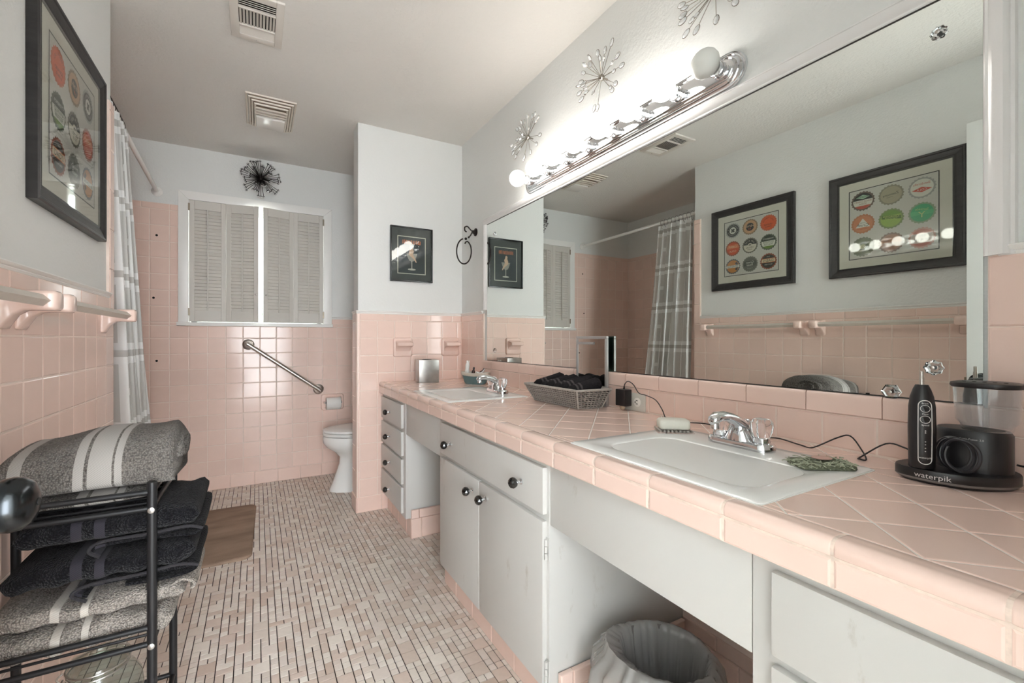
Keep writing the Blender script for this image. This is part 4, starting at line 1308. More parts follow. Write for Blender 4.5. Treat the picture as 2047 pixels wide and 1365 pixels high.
for sd in range(4):
    b = MB()
    a, c = bot[sd], bot[(sd + 1) % 4]
    L_ = math.hypot(c[0] - a[0], c[1] - a[1])
    ns = int(L_ / 0.013)
    nrm = Vector((c[1] - a[1], -(c[0] - a[0]), 0)).normalized()
    for r_ in range(9):
        v = 0.05 + 0.90 * r_ / 8
        pts = [bpt(sd, k / (2 * ns), v) + nrm * (0.0032 * math.cos(PI * (k + r_))) for k in range(2 * ns + 1)]
        b.tube(pts, 0.0030, 6)
    for k in range(ns + 1):
        b.tube([bpt(sd, k / ns, 0), bpt(sd, k / ns, 1)], 0.0018, 5)
    b.build('woven_side', wick, t)
    MB().poly([bpt(sd, 0, 0.02) - nrm * 0.004, bpt(sd, 1, 0.02) - nrm * 0.004, bpt(sd, 1, 0.97) - nrm * 0.004, bpt(sd, 0, 0.97) - nrm * 0.004]).build('gap_shade', mat('wicker_gap_shade', (44, 40, 38), 0.8), t, smooth=False)  # dark sheet behind the weave, stands in for shade in its gaps
rimp = []
for sd in range(4):
    for k in range(12):
        rimp.append(bpt(sd, k / 12, 1.0))
MB().tube(rimp, 0.0048, 7, closed=True).build('rim', wick2, t)
for sd in range(4):
    MB().tube([bpt(sd, 0, 0), bpt(sd, 0, 1)], 0.0035, 6).build('corner_stake', wick2, t)
MB().prism(bot, lambda a, c, h: (a, c, h), CT + 0.0005, CT + 0.004).build('bottom', wick, t, smooth=False)
cloth_dk = mat('dark_terry', (44, 42, 44), 0.95, bump=1.0, bscale=420, var=0.2, vscale=160, spec=0.1)
cloth_band = mat('dark_band', (66, 60, 62), 0.8)
for k in range(6):
    y = 1.332 + k * 0.046
    z = bz1 - 0.006 + (0.006 if k % 2 else 0)
    t = thing('rolled_washcloth', ('rolled dark washcloth at the near end of the basket', 'rolled dark washcloth second from the near end of the basket', 'rolled dark washcloth third from the near end of the basket',
              'rolled dark washcloth fourth from the near end of the basket', 'rolled dark washcloth fifth from the near end of the basket', 'rolled dark washcloth at the far end of the basket')[k], 'washcloth', (1.14, y, z - 0.02), 'rolled washcloths in the wicker basket')
    d = Vector((0.96, -0.22, 0.20)).normalized()
    p0 = Vector((1.070, y + 0.012, z - 0.002))
    u = d.cross(Vector((0, 0, 1))).normalized()
    w_ = u.cross(d)
    secs = []
    Lr = 0.138
    for q in range(12):
        s_ = q / 11
        rad = (0.0195 + 0.0075 * s_) * (1 - 0.35 * max(0, (abs(s_ - 0.5) - 0.40) / 0.10) ** 2)
        secs.append([p0 + d * Lr * s_ + (u * math.cos(2 * PI * i / 18) + w_ * math.sin(2 * PI * i / 18)) * rad * (1 + 0.05 * math.sin(3 * 2 * PI * i / 18 + k + s_ * 3)) for i in range(18)])
    MB().loft(secs).build('roll', cloth_dk, t, angle=70)
    for s0 in (0.20, 0.32):
        secs = []
        for q in range(3):
            s_ = s0 + q * 0.028
            rad = (0.0197 + 0.0075 * s_) * 1.02
            secs.append([p0 + d * Lr * s_ + (u * math.cos(2 * PI * i / 18) + w_ * math.sin(2 * PI * i / 18)) * rad * (1 + 0.05 * math.sin(3 * 2 * PI * i / 18 + k + s_ * 3)) for i in range(18)])
        MB().loft(secs, caps=False).build('woven_band', cloth_band, t, angle=70)

# ------------------------------------------------------------------ folding makeup mirror behind the basket
t = thing('folding_mirror', 'grey framed folding makeup mirror standing behind the basket', 'mirror', (1.232, 1.40, CT))
fm = mat('silver_plastic', (176, 174, 172), 0.35, 0.3)
y0, y1, z0, z1, x = 1.300, 1.487, CT + 0.001, 1.087, 1.224
for (a0, a1, c0, c1) in ((y0, y1, z0, z0 + 0.011), (y0, y1, z1 - 0.011, z1), (y0, y0 + 0.011, z0 + 0.011, z1 - 0.011), (y1 - 0.011, y1, z0 + 0.011, z1 - 0.011)):
    MB().box(x, x + 0.012, a0, a1, c0, c1).build('frame_side', fm, t, bevel=0.002)
MB().box(x + 0.003, x + 0.0045, y0 + 0.010, y1 - 0.010, z0 + 0.010, z1 - 0.010).build('mirror_glass', mirror_m, t, smooth=False)
MB().box(x + 0.0055, x + 0.0135, y0 + 0.004, y1 - 0.004, z0 + 0.004, z1 - 0.004).build('back_panel', mat('teal_panel', (124, 160, 152), 0.25), t, bevel=0.002)
MB().box(x - 0.0015, x + 0.001, y0 + 0.075, y1 - 0.014, z1 - 0.034, z1 - 0.024).build('top_clip', fm, t, bevel=0.001)

# ------------------------------------------------------------------ outlet, adapter and cord
t = thing('wall_outlet', 'white wall outlet in the backsplash behind the black adapter', 'outlet', (XR - 0.007, 1.18, 0.84))
xw = XR - 0.0065
MB().box(xw - 0.005, xw, 1.124, 1.240, 0.8075, 0.8735).build('plate', mat('outlet_plate', (206, 204, 196), 0.4), t, bevel=0.0025)
for y in (1.160, 1.206):
    o = MB().lathe([(0.0165, 0), (0.0165, 0.002), (0.015, 0.003), (0, 0.003)], (xw - 0.005, y, 0.8405), (-1, 0, 0), 24).build('receptacle', white_m, t)
    b = MB().box(xw - 0.0088, xw - 0.0078, y - 0.004, y + 0.004, 0.846, 0.8485).box(xw - 0.0088, xw - 0.0078, y - 0.004, y + 0.004, 0.8335, 0.836).cyl((xw - 0.0088, y + 0.008, 0.841), (xw - 0.0078, y + 0.008, 0.841), 0.0026, n=10)
    b.build('slots', mat('slot_dark', (30, 28, 28), 0.9), o, smooth=False)
t = thing('power_adapter', 'black power adapter plugged in with its cord looping to the flosser', 'adapter', (1.222, 1.21, 0.822))
MB().box(1.205, xw - 0.0085, 1.184, 1.232, 0.824, 0.886).build('body', blackpl, t, bevel=0.003)
cp = [(1.222, 1.205, 0.884), (1.221, 1.200, 0.905), (1.218, 1.180, 0.918), (1.214, 1.150, 0.908), (1.208, 1.120, 0.882), (1.204, 1.085, 0.878), (1.196, 1.035, 0.868), (1.186, 1.000, 0.842), (1.182, 0.975, 0.811), (1.205, 0.94, 0.809), (1.222, 0.912, 0.809), (1.236, 0.87, 0.811), (1.236, 0.78, 0.8085), (1.216, 0.69, 0.8085), (1.228, 0.655, 0.810), (1.205, 0.59, 0.8085), (1.205, 0.565, 0.8085), (1.232, 0.525, 0.838), (1.234, 0.500, 0.846), (1.215, 0.470, 0.820), (1.186, 0.452, 0.8085), (1.182, 0.462, 0.8085), (1.200, 0.468, 0.8085), (1.234, 0.435, 0.842), (1.236, 0.405, 0.840), (1.218, 0.372, 0.832), (1.205, 0.345, 0.828)]
MB().tube(smoothpath(cp, 5), 0.0017, 6).cyl((1.222, 1.205, 0.884), (1.2215, 1.203, 0.897), 0.004, 0.0025, 8).build('cord', mat('cord_black', (24, 20, 20), 0.5), t)
t = thing('amber_bump', 'small clear amber bump under the black adapter', 'night light', (1.228, 1.215, CT))  # small amber bump below the adapter, of unknown use
MB().lathe([(0.002, 0), (0.006, 0.002), (0.010, 0.007), (0.011, 0.012), (0.009, 0.016)], (1.226, 1.216, CT + 0.0004), (0, 0, 1), 14).build('lens', mat('amber_clear', (206, 186, 160), 0.15, spec=0.6), t)

# ------------------------------------------------------------------ soaps
tr = Vector((1.052, 0.848, CT + 0.0045))
rotz = math.atan2(-0.056, 0.078)
t = thing('soap_tray', 'clear ridged soap tray on the rim of the near sink', 'soap tray', tr)
b = MB()
b.box(tr.x - 0.049, tr.x + 0.049, tr.y - 0.032, tr.y + 0.032, tr.z, tr.z + 0.003)
b.rot(tr, rotz).build('tray_base', clear_m, t, bevel=0.001)
for k in range(9):
    xx = tr.x - 0.042 + k * 0.0105
    MB().cyl((xx, tr.y - 0.033, tr.z + 0.006), (xx, tr.y + 0.033, tr.z + 0.006), 0.003, n=8).rot(tr, rotz).build('ridge', mat('clear_ridge', (220, 218, 210), 0.1, trans=0.5), t)
b = MB()
zs = tr.z + 0.0092
b.loft([[(a, c, zs + h) for a, c in rrect(tr.x - 0.041 + i, tr.x + 0.041 - i, tr.y - 0.027 + i, tr.y + 0.027 - i, 0.010, 4)] for h, i in ((0, 0.004), (0.004, 0.0), (0.021, 0.0), (0.026, 0.003), (0.0275, 0.009))])
b.rot(tr, rotz)
single(b.build('soap_bar', mat('soap', (226, 225, 214), 0.55, var=0.04, vscale=40, bump=0.1, bscale=60), None, angle=60), 'white bar of soap on the clear tray by the near faucet', 'soap')
pc = Vector((1.034, 0.470, CT + 0.0047))
t = thing('soap_pad', 'grey-green fibrous soap pad on the corner of the near sink', 'soap pad', pc)
b = MB()
rr = random.Random(21)
for k in range(330):
    x, y = pc.x + rr.uniform(-0.058, 0.058), pc.y + rr.uniform(-0.036, 0.036)
    if abs(x - pc.x) > 0.045 and abs(y - pc.y) > 0.026:
        continue
    z = pc.z + rr.uniform(0.002, 0.0125)
    a, l = rr.random() * PI, rr.uniform(0.008, 0.018)
    p0 = Vector((x - l / 2 * math.cos(a), y - l / 2 * math.sin(a), z))
    p1 = Vector((x + l / 2 * math.cos(a), y + l / 2 * math.sin(a), z + rr.uniform(-0.002, 0.002)))
    b.tube([p0, (p0 + p1) / 2 + Vector((rr.uniform(-0.003, 0.003), rr.uniform(-0.003, 0.003), 0.001)), p1], 0.0011, 4)
b.rot(pc, R(-32))
b.build('fibres', mat('pad_green', (164, 170, 148), 0.8, var=0.35, vscale=160), t, smooth=False)['kind'] = 'stuff'
b = MB()
b.loft([[(a, c, pc.z + h) for a, c in rrect(pc.x - 0.054 + i, pc.x + 0.054 - i, pc.y - 0.033 + i, pc.y + 0.033 - i, 0.012, 4)] for h, i in ((0.0002, 0.001), (0.003, 0), (0.009, 0.001), (0.0105, 0.004))])
b.rot(pc, R(-32)).build('core', mat('pad_core', (112, 118, 98), 0.9, bump=1, bscale=200, var=0.4, vscale=150), t)
b = MB().lathe([(0.008, 0), (0.014, 0.0012), (0.015, 0.0025), (0.012, 0.004), (0.0, 0.0045)], (pc.x + 0.004, pc.y + 0.006, pc.z + 0.0138), (0, 0, 1), 18)
b.v = [(pc.x + (x - pc.x) * 1.3, y, z) for x, y, z in b.v]
single(b.rot(pc, R(-32)).build('soap_sliver', mat('pink_soap', (196, 160, 148), 0.5), None), 'worn pink sliver of soap on the green pad', 'soap')

# ------------------------------------------------------------------ water flosser
fc = Vector((1.150, 0.305, CT))
t = thing('water_flosser', 'black countertop water flosser with a clear tank', 'water flosser', fc)
# base: rounded wedge, wider at the right
bp_ = [(1.088, 0.318), (1.090, 0.350), (1.104, 0.374), (1.135, 0.380), (1.185, 0.368), (1.222, 0.345), (1.236, 0.312), (1.236, 0.262), (1.215, 0.238), (1.180, 0.230), (1.140, 0.245), (1.105, 0.275)]
bp_ = [(p.x, p.y) for p in smoothpath([(a, c, 0) for a, c in bp_ + [bp_[0]]], 4)[:-1]]
mc = (1.165, 0.305)
sc = lambda k, z: [(mc[0] + (a - mc[0]) * k, mc[1] + (c - mc[1]) * k, z) for a, c in bp_]
MB().loft([sc(0.88, CT + 0.0005), sc(0.95, CT + 0.005), sc(1.0, CT + 0.010), sc(1.0, CT + 0.024), sc(0.985, CT + 0.0265)]).build('base', blackpl, t, angle=50)
MB().loft([sc(0.955, CT + 0.0055), sc(1.002, CT + 0.0095), sc(1.003, CT + 0.0105)], caps=False).build('base_line', mat('grey_line', (120, 116, 114), 0.4), t)
def oval(cx, cy, rx, ry, z, n=28, pw=0.8):
    return [(cx + rx * math.copysign(abs(math.cos(2 * PI * i / n)) ** pw, math.cos(2 * PI * i / n)), cy + ry * math.copysign(abs(math.sin(2 * PI * i / n)) ** pw, math.sin(2 * PI * i / n)), z) for i in range(n)]
bx, by = 1.186, 0.290
MB().loft([oval(bx, by, 0.040, 0.050, CT + 0.026), oval(bx, by, 0.040, 0.050, CT + 0.094), oval(bx, by, 0.036, 0.046, CT + 0.101), oval(bx, by, 0.030, 0.040, CT + 0.1015)]).build('housing', blackpl, t, angle=50)
tk = MB().loft([oval(1.186, 0.272, 0.030, 0.032, CT + 0.1015), oval(1.186, 0.272, 0.031, 0.034, CT + 0.112), oval(1.186, 0.272, 0.036, 0.040, CT + 0.118), oval(1.186, 0.272, 0.038, 0.043, CT + 0.180), ], caps=False)
n = 28
tk.f.append(tuple(reversed(range(n))))
tank = tk.build('tank', clear_m, t, angle=60)
MB().loft([oval(1.186, 0.272, 0.027, 0.029, CT + 0.1035), oval(1.186, 0.272, 0.034, 0.038, CT + 0.119), oval(1.186, 0.272, 0.036, 0.041, CT + 0.178)], caps=False).build('tank_inner', clear_m, tank, angle=60)
lid = MB().loft([oval(1.186, 0.272, 0.040, 0.045, CT + 0.1795), oval(1.186, 0.272, 0.042, 0.047, CT + 0.183), oval(1.186, 0.272, 0.041, 0.046, CT + 0.188), oval(1.186, 0.272, 0.034, 0.038, CT + 0.190)]).build('tank_lid', blackpl, t, angle=50)
for k in range(5):
    y = 0.298 - k * 0.013
    MB().cyl((1.172, y, CT + 0.1899), (1.172, y, CT + 0.1905), 0.0028, n=8).build('vent_hole', mat('hole', (12, 10, 9), 0.9), lid)
# coiled hose in the cradle on the left of the housing
hm = mat('hose', (44, 44, 48), 0.3)
pts = []
for k in range(0, 37 * 4):
    a = 2 * PI * k / 36
    q = k / 36
    pts.append((1.133 - 0.004 * q + 0.002 * math.sin(3 * a), 0.303 - 0.0045 * q + 0.023 * math.cos(a), CT + 0.0585 + 0.029 * math.sin(a)))
MB().tube(pts, 0.0028, 7).build('hose', hm, t)
MB().tube(smoothpath([(1.216, 0.242, CT + 0.040), (1.226, 0.228, CT + 0.036), (1.228, 0.214, CT + 0.030), (1.220, 0.212, CT + 0.022), (1.205, 0.225, CT + 0.020)], 6), 0.002, 6).build('tail_cord', mat('cord_black', (24, 20, 20), 0.5), t)
# lettering on the base front and the housing; faces follow the view side (-X)
prt = mat('grey_print', (214, 212, 210), 0.6)
lt = [('waterpik', 0.0135, 0, 0, 1.0, 0)]
a0, a1 = Vector((1.0895, 0.336, 0)), Vector((1.1045, 0.2745, 0))
def base_fn(u, v, h):
    y = 0.318 - u
    # outline of the base at height v: follow the front curve
    best = min(bp_, key=lambda p: abs(p[1] - y) + (10 if p[0] > 1.14 else 0))
    lo = [p for p in bp_ if p[0] < 1.14]
    lo.sort(key=lambda p: p[1])
    x = lo[0][0]
    for i in range(len(lo) - 1):
        if lo[i][1] <= y <= lo[i + 1][1]:
            s_ = (y - lo[i][1]) / max(1e-6, lo[i + 1][1] - lo[i][1])
            x = lo[i][0] + (lo[i + 1][0] - lo[i][0]) * s_
    return (x - 0.0008 - h, y, CT + 0.0165 + v)
lettering(lt, base_fn, 0.0, prt, t)
def house_fn(u, v, h):
    y = 0.282 - u
    sy = max(-1, min(1, (y - by) / 0.050))
    cx_ = (1 - abs(sy) ** (1 / 0.8 * 2)) if abs(sy) < 1 else 0
    th_ = math.asin(math.copysign(abs(sy) ** (1 / 0.8), sy))
    return (bx - 0.040 * abs(math.cos(th_)) ** 0.8 - 0.0006 - h, y, CT + 0.086 + v)
lettering([('Sonic-Fusion 2.0', 0.0046, 0, 0, 1.0, 0)], house_fn, 0.0, prt, t)
# the brush handle standing in its holder
hc = Vector((1.107, 0.337, CT + 0.0268))
t = thing('electric_toothbrush', 'black electric brush handle standing in the flosser base', 'toothbrush', hc)
MB().lathe([(0.017, 0), (0.0185, 0.002), (0.019, 0.03), (0.0195, 0.075), (0.0188, 0.115), (0.0165, 0.134), (0.0125, 0.148), (0.0095, 0.155), (0.009, 0.156)], hc, (0, 0, 1), 28).build('handle', blackpl, t, angle=60)
MB().lathe([(0.0036, 0), (0.0036, 0.014), (0.003, 0.015), (0.003, 0.026), (0.002, 0.027)], hc + Vector((0, 0, 0.155)), (0, 0, 1), 12).build('drive_shaft', bchrome, t)
fa = math.atan2(-hc.y, -hc.x) + R(14)            # the control strip faces the room
def hprof(z):
    for (r0, z0), (r1, z1) in (((0.0185, 0.002), (0.019, 0.03)), ((0.019, 0.03), (0.0195, 0.075)), ((0.0195, 0.075), (0.0188, 0.115)), ((0.0188, 0.115), (0.0165, 0.134)), ((0.0165, 0.134), (0.0125, 0.148))):
        if z <= z1:
            return r0 + (r1 - r0) * (z - z0) / (z1 - z0)
    return 0.0125
def hfn(u, v, h):
    r = hprof(v) + 0.0004 + h
    a = fa + u / 0.019
    return (hc.x + r * math.cos(a), hc.y + r * math.sin(a), hc.z + v)
loop = [(p[0], p[1]) for p in rrect(-0.0095, 0.0095, 0.010, 0.128, 0.009, 5)]
dense = []
for i in range(len(loop)):
    a, c = loop[i], loop[(i + 1) % len(loop)]
    m_ = max(1, int(math.hypot(c[0] - a[0], c[1] - a[1]) / 0.006))
    dense += [(a[0] + (c[0] - a[0]) * k / m_, a[1] + (c[1] - a[1]) * k / m_) for k in range(m_)]
MB().tube([hfn(u, v, 0) for u, v in dense], 0.00075, 5, closed=True).build('outline', prt, t)
for v, r in ((0.113, 0.0065), (0.093, 0.0068)):
    o = MB().poly([hfn(r * math.cos(2 * PI * i / 20), v + r * math.sin(2 * PI * i / 20), 0.0004) for i in range(20)]).build('button', mat('button_black', (24, 24, 26), 0.3), t, smooth=False)
    MB().tube([hfn(r * math.cos(2 * PI * i / 20), v + r * math.sin(2 * PI * i / 20), 0.0004) for i in range(20)], 0.0005, 4, closed=True).build('button_ring', prt, o)
lettering([('Brush', 0.0042, 0, 0.1225, 1, 0), ('Floss', 0.0042, 0, 0.103, 1, 0), ('Speed', 0.0042, 0, 0.0825, 1, 0), ('waterpik', 0.0048, 0, 0.022, 1, 0)], lambda u, v, h: hfn(u, v, h), 0.0003, prt, t)
for v in (0.072, 0.0685, 0.052, 0.0465, 0.040, 0.034):
    MB().poly([hfn(0.001 * math.cos(2 * PI * i / 8), v + 0.001 * math.sin(2 * PI * i / 8), 0.0004) for i in range(8)]).build('indicator', prt, t, smooth=False)

# ------------------------------------------------------------------ trash can with liner
t = thing('trash_can', 'grey trash can with a clear plastic liner under the counter', 'trash can', (0.925, 0.775, 0))
tcx, tcy, tz = 0.925, 0.775, 0.268
can_m = mat('can_grey', (96, 90, 88), 0.5)
b = MB()
b.lathe([(0.085, 0.001), (0.112, tz), (0.115, tz), (0.115, tz + 0.003), (0.109, tz + 0.003), (0.082, 0.006)], (tcx, tcy, 0), (0, 0, 1), 32, caps=False)
b.f.append(tuple(range(5 * 32, 6 * 32)))
b.f.append(tuple(reversed(range(32))))
b.build('can', can_m, t, angle=50)
lm = glassmat('liner_film', (214, 212, 210), ior=1.4, rough=0.08, haze=0.36)
rr = random.Random(4)
b = MB()
n = 160
loops = []
ph = [rr.random() * 6.28 for _ in range(6)]
def wob(a, s_):
    return s_ * (0.5 * math.sin(9 * a + ph[0]) + 0.35 * math.sin(17 * a + ph[1]) + 0.3 * math.sin(29 * a + ph[2]) + 0.25 * math.sin(41 * a + ph[3]) + 0.9 * (abs(math.sin(13 * a + ph[4])) ** 6) + 0.6 * (abs(math.sin(7.5 * a + ph[5])) ** 10))
for (r, z, s_) in ((0.072, 0.05, 0.002), (0.088, 0.17, 0.004), (0.100, 0.255, 0.004), (0.108, tz + 0.006, 0.0015), (0.1175, tz + 0.007, 0.001), (0.124, tz - 0.003, 0.004), (0.132, tz - 0.03, 0.010), (0.134, tz - 0.075, 0.014), (0.130, tz - 0.12, 0.014), (0.124, tz - 0.15, 0.012)):
    lp = []
    for i in range(n):
        a = 2 * PI * i / n
        bul = max(0, math.cos(a - R(150))) ** 3 * (0.045 if r > 0.115 else 0.0) * (1 if z < tz - 0.003 else 0.6)
        rr_ = r + wob(a, s_) + bul
        lp.append((tcx + rr_ * math.cos(a), tcy + rr_ * math.sin(a), z + 0.5 * wob(a + 1, s_) + (0.018 * max(0, math.cos(a - R(150))) ** 4 if 0.112 < r < 0.123 else 0)))
    loops.append(lp)
b.loft(loops, caps=False)
b.build('liner', lm, t, angle=80)

# ------------------------------------------------------------------ towel rack
RX0, RX1, RY0, RY1 = -0.488, -0.193, 1.132, 1.392
t = thing('towel_rack', 'black tubular metal rack of towels against the tiled wall', 'rack', ((RX0 + RX1) / 2, (RY0 + RY1) / 2, 0))
for x in (RX0, RX1):
    for y in (RY0, RY1):
        MB().cyl((x, y, 0.001), (x, y, 0.777), 0.0088, n=14).build('post', black_m, t)
bolt_m = mat('bolt_zinc', (196, 194, 190), 0.3, 0.9)
for z in (0.722, 0.440, 0.165):
    for dz in (0.0, 0.034):
        for y in (RY0, RY1):
            MB().cyl((RX0, y, z + dz), (RX1, y, z + dz), 0.0058, n=10).build('rail', black_m, t)
        for x in (RX0, RX1):
            MB().cyl((x, RY0, z + dz), (x, RY1, z + dz), 0.0058, n=10).build('rail', black_m, t)
    for k in range(6):
        y = RY0 + (k + 1) * (RY1 - RY0) / 7
        MB().cyl((RX0, y, z), (RX1, y, z), 0.0028, n=6).build('shelf_wire', black_m, t)
    for x in (RX1,):
        MB().lathe([(0.0062, 0), (0.0062, 0.002), (0.004, 0.003), (0.0, 0.003)], (x, RY0 - 0.0085, z - 0.002), (0, -1, 0), 14).build('bolt', bolt_m, t)

# towels: a thick ribbon folded in layers, or a fat fold
def terry(name, col, bands, dir_='x', bandcol=None):
    """terry cloth with woven bands at given object-space x ranges"""
    m = mat(name, col, 0.98, spec=0.1)
    nt = m.node_tree
    N, L = nt.nodes, nt.links
    p = N['Principled BSDF']
    p.inputs['Sheen Weight'].default_value = 0.08
    tc = N.new('ShaderNodeTexCoord')
    sep = N.new('ShaderNodeSeparateXYZ')
    L.new(tc.outputs['Object'], sep.inputs[0])
    fac = None
    for lo, hi in bands:
        a = N.new('ShaderNodeMath'); a.operation = 'GREATER_THAN'; a.inputs[1].default_value = lo
        c = N.new('ShaderNodeMath'); c.operation = 'LESS_THAN'; c.inputs[1].default_value = hi
        mu = N.new('ShaderNodeMath'); mu.operation = 'MULTIPLY'
        L.new(sep.outputs['X'], a.inputs[0]); L.new(sep.outputs['X'], c.inputs[0])
        L.new(a.outputs[0], mu.inputs[0]); L.new(c.outputs[0], mu.inputs[1])
        if fac is None:
            fac = mu.outputs[0]
        else:
            ad = N.new('ShaderNodeMath'); ad.operation = 'MAXIMUM'
            L.new(fac, ad.inputs[0]); L.new(mu.outputs[0], ad.inputs[1])
            fac = ad.outputs[0]
    vo = N.new('ShaderNodeTexVoronoi')
    vo.inputs['Scale'].default_value = 300
    L.new(tc.outputs['Object'], vo.inputs['Vector'])
    nz = N.new('ShaderNodeTexNoise')
    nz.inputs['Scale'].default_value = 14
    nz.inputs['Detail'].default_value = 4
    L.new(tc.outputs['Object'], nz.inputs['Vector'])
    mr = N.new('ShaderNodeMapRange')
    mr.inputs['From Max'].default_value = 0.8
    mr.inputs['To Min'].default_value = 1.35
    mr.inputs['To Max'].default_value = 0.45
    L.new(vo.outputs['Distance'], mr.inputs['Value'])
    m2 = N.new('ShaderNodeMapRange')
    m2.inputs['From Min'].default_value = 0.3
    m2.inputs['From Max'].default_value = 0.7
    m2.inputs['To Min'].default_value = 0.85
    m2.inputs['To Max'].default_value = 1.12
    L.new(nz.outputs['Fac'], m2.inputs['Value'])
    mm = N.new('ShaderNodeMath'); mm.operation = 'MULTIPLY'
    L.new(mr.outputs[0], mm.inputs[0]); L.new(m2.outputs[0], mm.inputs[1])
    hs = N.new('ShaderNodeHueSaturation')
    hs.inputs['Color'].default_value = srgb(*col)
    L.new(mm.outputs[0], hs.inputs['Value'])
    bp = N.new('ShaderNodeBump')
    bp.inputs['Strength'].default_value = 1.0
    bp.inputs['Distance'].default_value = 0.004
    bp.invert = True
    L.new(vo.outputs['Distance'], bp.inputs['Height'])
    L.new(bp.outputs['Normal'], p.inputs['Normal'])
    out = hs.outputs['Color']
    if fac is not None:
        mx = N.new('ShaderNodeMix'); mx.data_type = 'RGBA'
        wv = N.new('ShaderNodeTexWave')
        wv.inputs['Scale'].default_value = 160
        wv.bands_direction = 'DIAGONAL'
        L.new(tc.outputs['Object'], wv.inputs['Vector'])
        m3 = N.new('ShaderNodeMapRange')
        m3.inputs['To Min'].default_value = 0.85
        m3.inputs['To Max'].default_value = 1.1
        L.new(wv.outputs['Fac'], m3.inputs['Value'])
        h2 = N.new('ShaderNodeHueSaturation')
        h2.inputs['Color'].default_value = srgb(*(bandcol or col))
        L.new(m3.outputs[0], h2.inputs['Value'])
        L.new(fac, mx.inputs['Factor']); L.new(out, mx.inputs['A']); L.new(h2.outputs['Color'], mx.inputs['B'])
        out = mx.outputs['Result']
        inv = N.new('ShaderNodeMath'); inv.operation = 'SUBTRACT'; inv.inputs[0].default_value = 1.0
        L.new(fac, inv.inputs[1])
        L.new(inv.outputs[0], bp.inputs['Strength'])
    L.new(out, p.inputs['Base Color'])
    return m

def ribbon_towel(path, th, y0, y1, m, parent, name='cloth', seed=0, hem=None):
    """path in XZ, thickness th, extruded along Y with soft wobble"""
    P2 = [(p.x, p.z) for p in smoothpath([(x, 0, z) for x, z in path], 5)]
    rr = random.Random(seed)
    n = len(P2)
    nrm = []
    for i in range(n):
        a, c = P2[max(i - 1, 0)], P2[min(i + 1, n - 1)]
        dx, dz = c[0] - a[0], c[1] - a[1]
        l = math.hypot(dx, dz) or 1
        nrm.append((-dz / l, dx / l))
    f1, f2, f3 = rr.uniform(8, 14), rr.uniform(14, 22), rr.random() * 6
    M = 14
    b = MB()
    rings = []
    for k in range(M + 1):
        y = y0 + (y1 - y0) * k / M
        e = min(k, M - k)
        tk = th * (0.55, 0.85, 1.0)[min(e, 2)]
        up = []
        for i in range(n):
            wz = 0.0022 * math.sin(f1 * y * 3 + P2[i][0] * f2 + f3) + 0.0016 * math.sin(40 * P2[i][0] + y * 17 + f3)
            up.append((P2[i][0], y + 0.003 * math.sin(P2[i][0] * 31 + f3 + i * 0.15), P2[i][1] + wz, nrm[i], tk))
        s1 = [(x + q[0] * tk / 2, y_, z + q[1] * tk / 2) for x, y_, z, q, tk in up]
        s2 = [(x - q[0] * tk / 2, y_, z - q[1] * tk / 2) for x, y_, z, q, tk in reversed(up)]
        rings.append(s1 + s2)
    b.loft(rings, caps=True)
    # caps as quads along the ribbon
    b.f = b.f[:-2]
    N2 = 2 * n
    for base_, flip in ((0, True), (M * N2, False)):
        for i in range(n - 1):
            q = (base_ + i, base_ + i + 1, base_ + N2 - 2 - i, base_ + N2 - 1 - i)
            b.f.append(q[::-1] if flip else q)
    return b.build(name, m, parent, angle=75)

def bend_path(x0, x1, z, th, layers, start_right=True):
    """zig-zag of layers between x0 and x1"""
    pts = []
    zz = z + th / 2
    for k in range(layers):
        a, c = (x0, x1) if (k % 2 == 0) == start_right else (x1, x0)
        ins = 0.0 if k == 0 else 0.006
        for s_ in (0.0, 0.25, 0.5, 0.75, 1.0):
            pts.append((a + (c - a) * (0.03 + 0.94 * s_), zz + 0.002 * math.sin(s_ * 5 + k)))
        if k < layers - 1:
            d = 1 if c > a else -1
            pts.append((c + d * th * 0.10, zz + th * 0.52))
        zz += th * 1.03
    return pts

# grey towel, one fat fold on the top shelf
gx0, gx1, gz = -0.446, -0.160, 0.7605
t = thing('bath_towel', 'thick grey folded towel on the top of the rack', 'towel', (-0.31, 1.28, gz))
gray = terry('grey_terry', (122, 117, 112), [(-0.108, -0.090), (-0.012, 0.004), (0.010, 0.048), (0.052, 0.064)], bandcol=(152, 148, 144))
secs = []
NX = 30
rr = random.Random(2)
for k in range(NX + 1):
    s_ = k / NX
    x = gx0 + (gx1 - gx0) * s_
    e = min(s_, 1 - s_)
    full = min(1.0, (0.42 + 0.58 * math.sqrt(max(0, 1 - (1 - min(1, e / 0.10)) ** 2)))) if s_ < 0.5 else min(1.0, (0.72 + 0.28 * math.sqrt(max(0, 1 - (1 - min(1, e / 0.05)) ** 2))))
    hgt = 0.094 + 0.028 * s_ - 0.006 * math.sin(s_ * 9)
    lp = []
    for i in range(28):
        a = 2 * PI * i / 28
        cy_, cz_ = math.cos(a), math.sin(a)
        yy = 1.277 + 0.130 * math.copysign(abs(cy_) ** 0.75, cy_) * (0.9 + 0.1 * full) + 0.004 * math.sin(7 * s_ + i)
        if cz_ >= 0:
            zz = gz + 0.02 + (hgt - 0.02) * abs(cz_) ** 0.7 * full
        else:
            zz = gz + 0.02 - (0.02 + (0.024 if False else 0.0)) * abs(cz_) ** 0.6
        lp.append((x + 0.004 * math.sin(i * 0.9) * (1 if s_ > 0.9 else 0.3), yy, zz))
    secs.append(lp)
MB().loft(secs).build('fold', gray, t, angle=80)
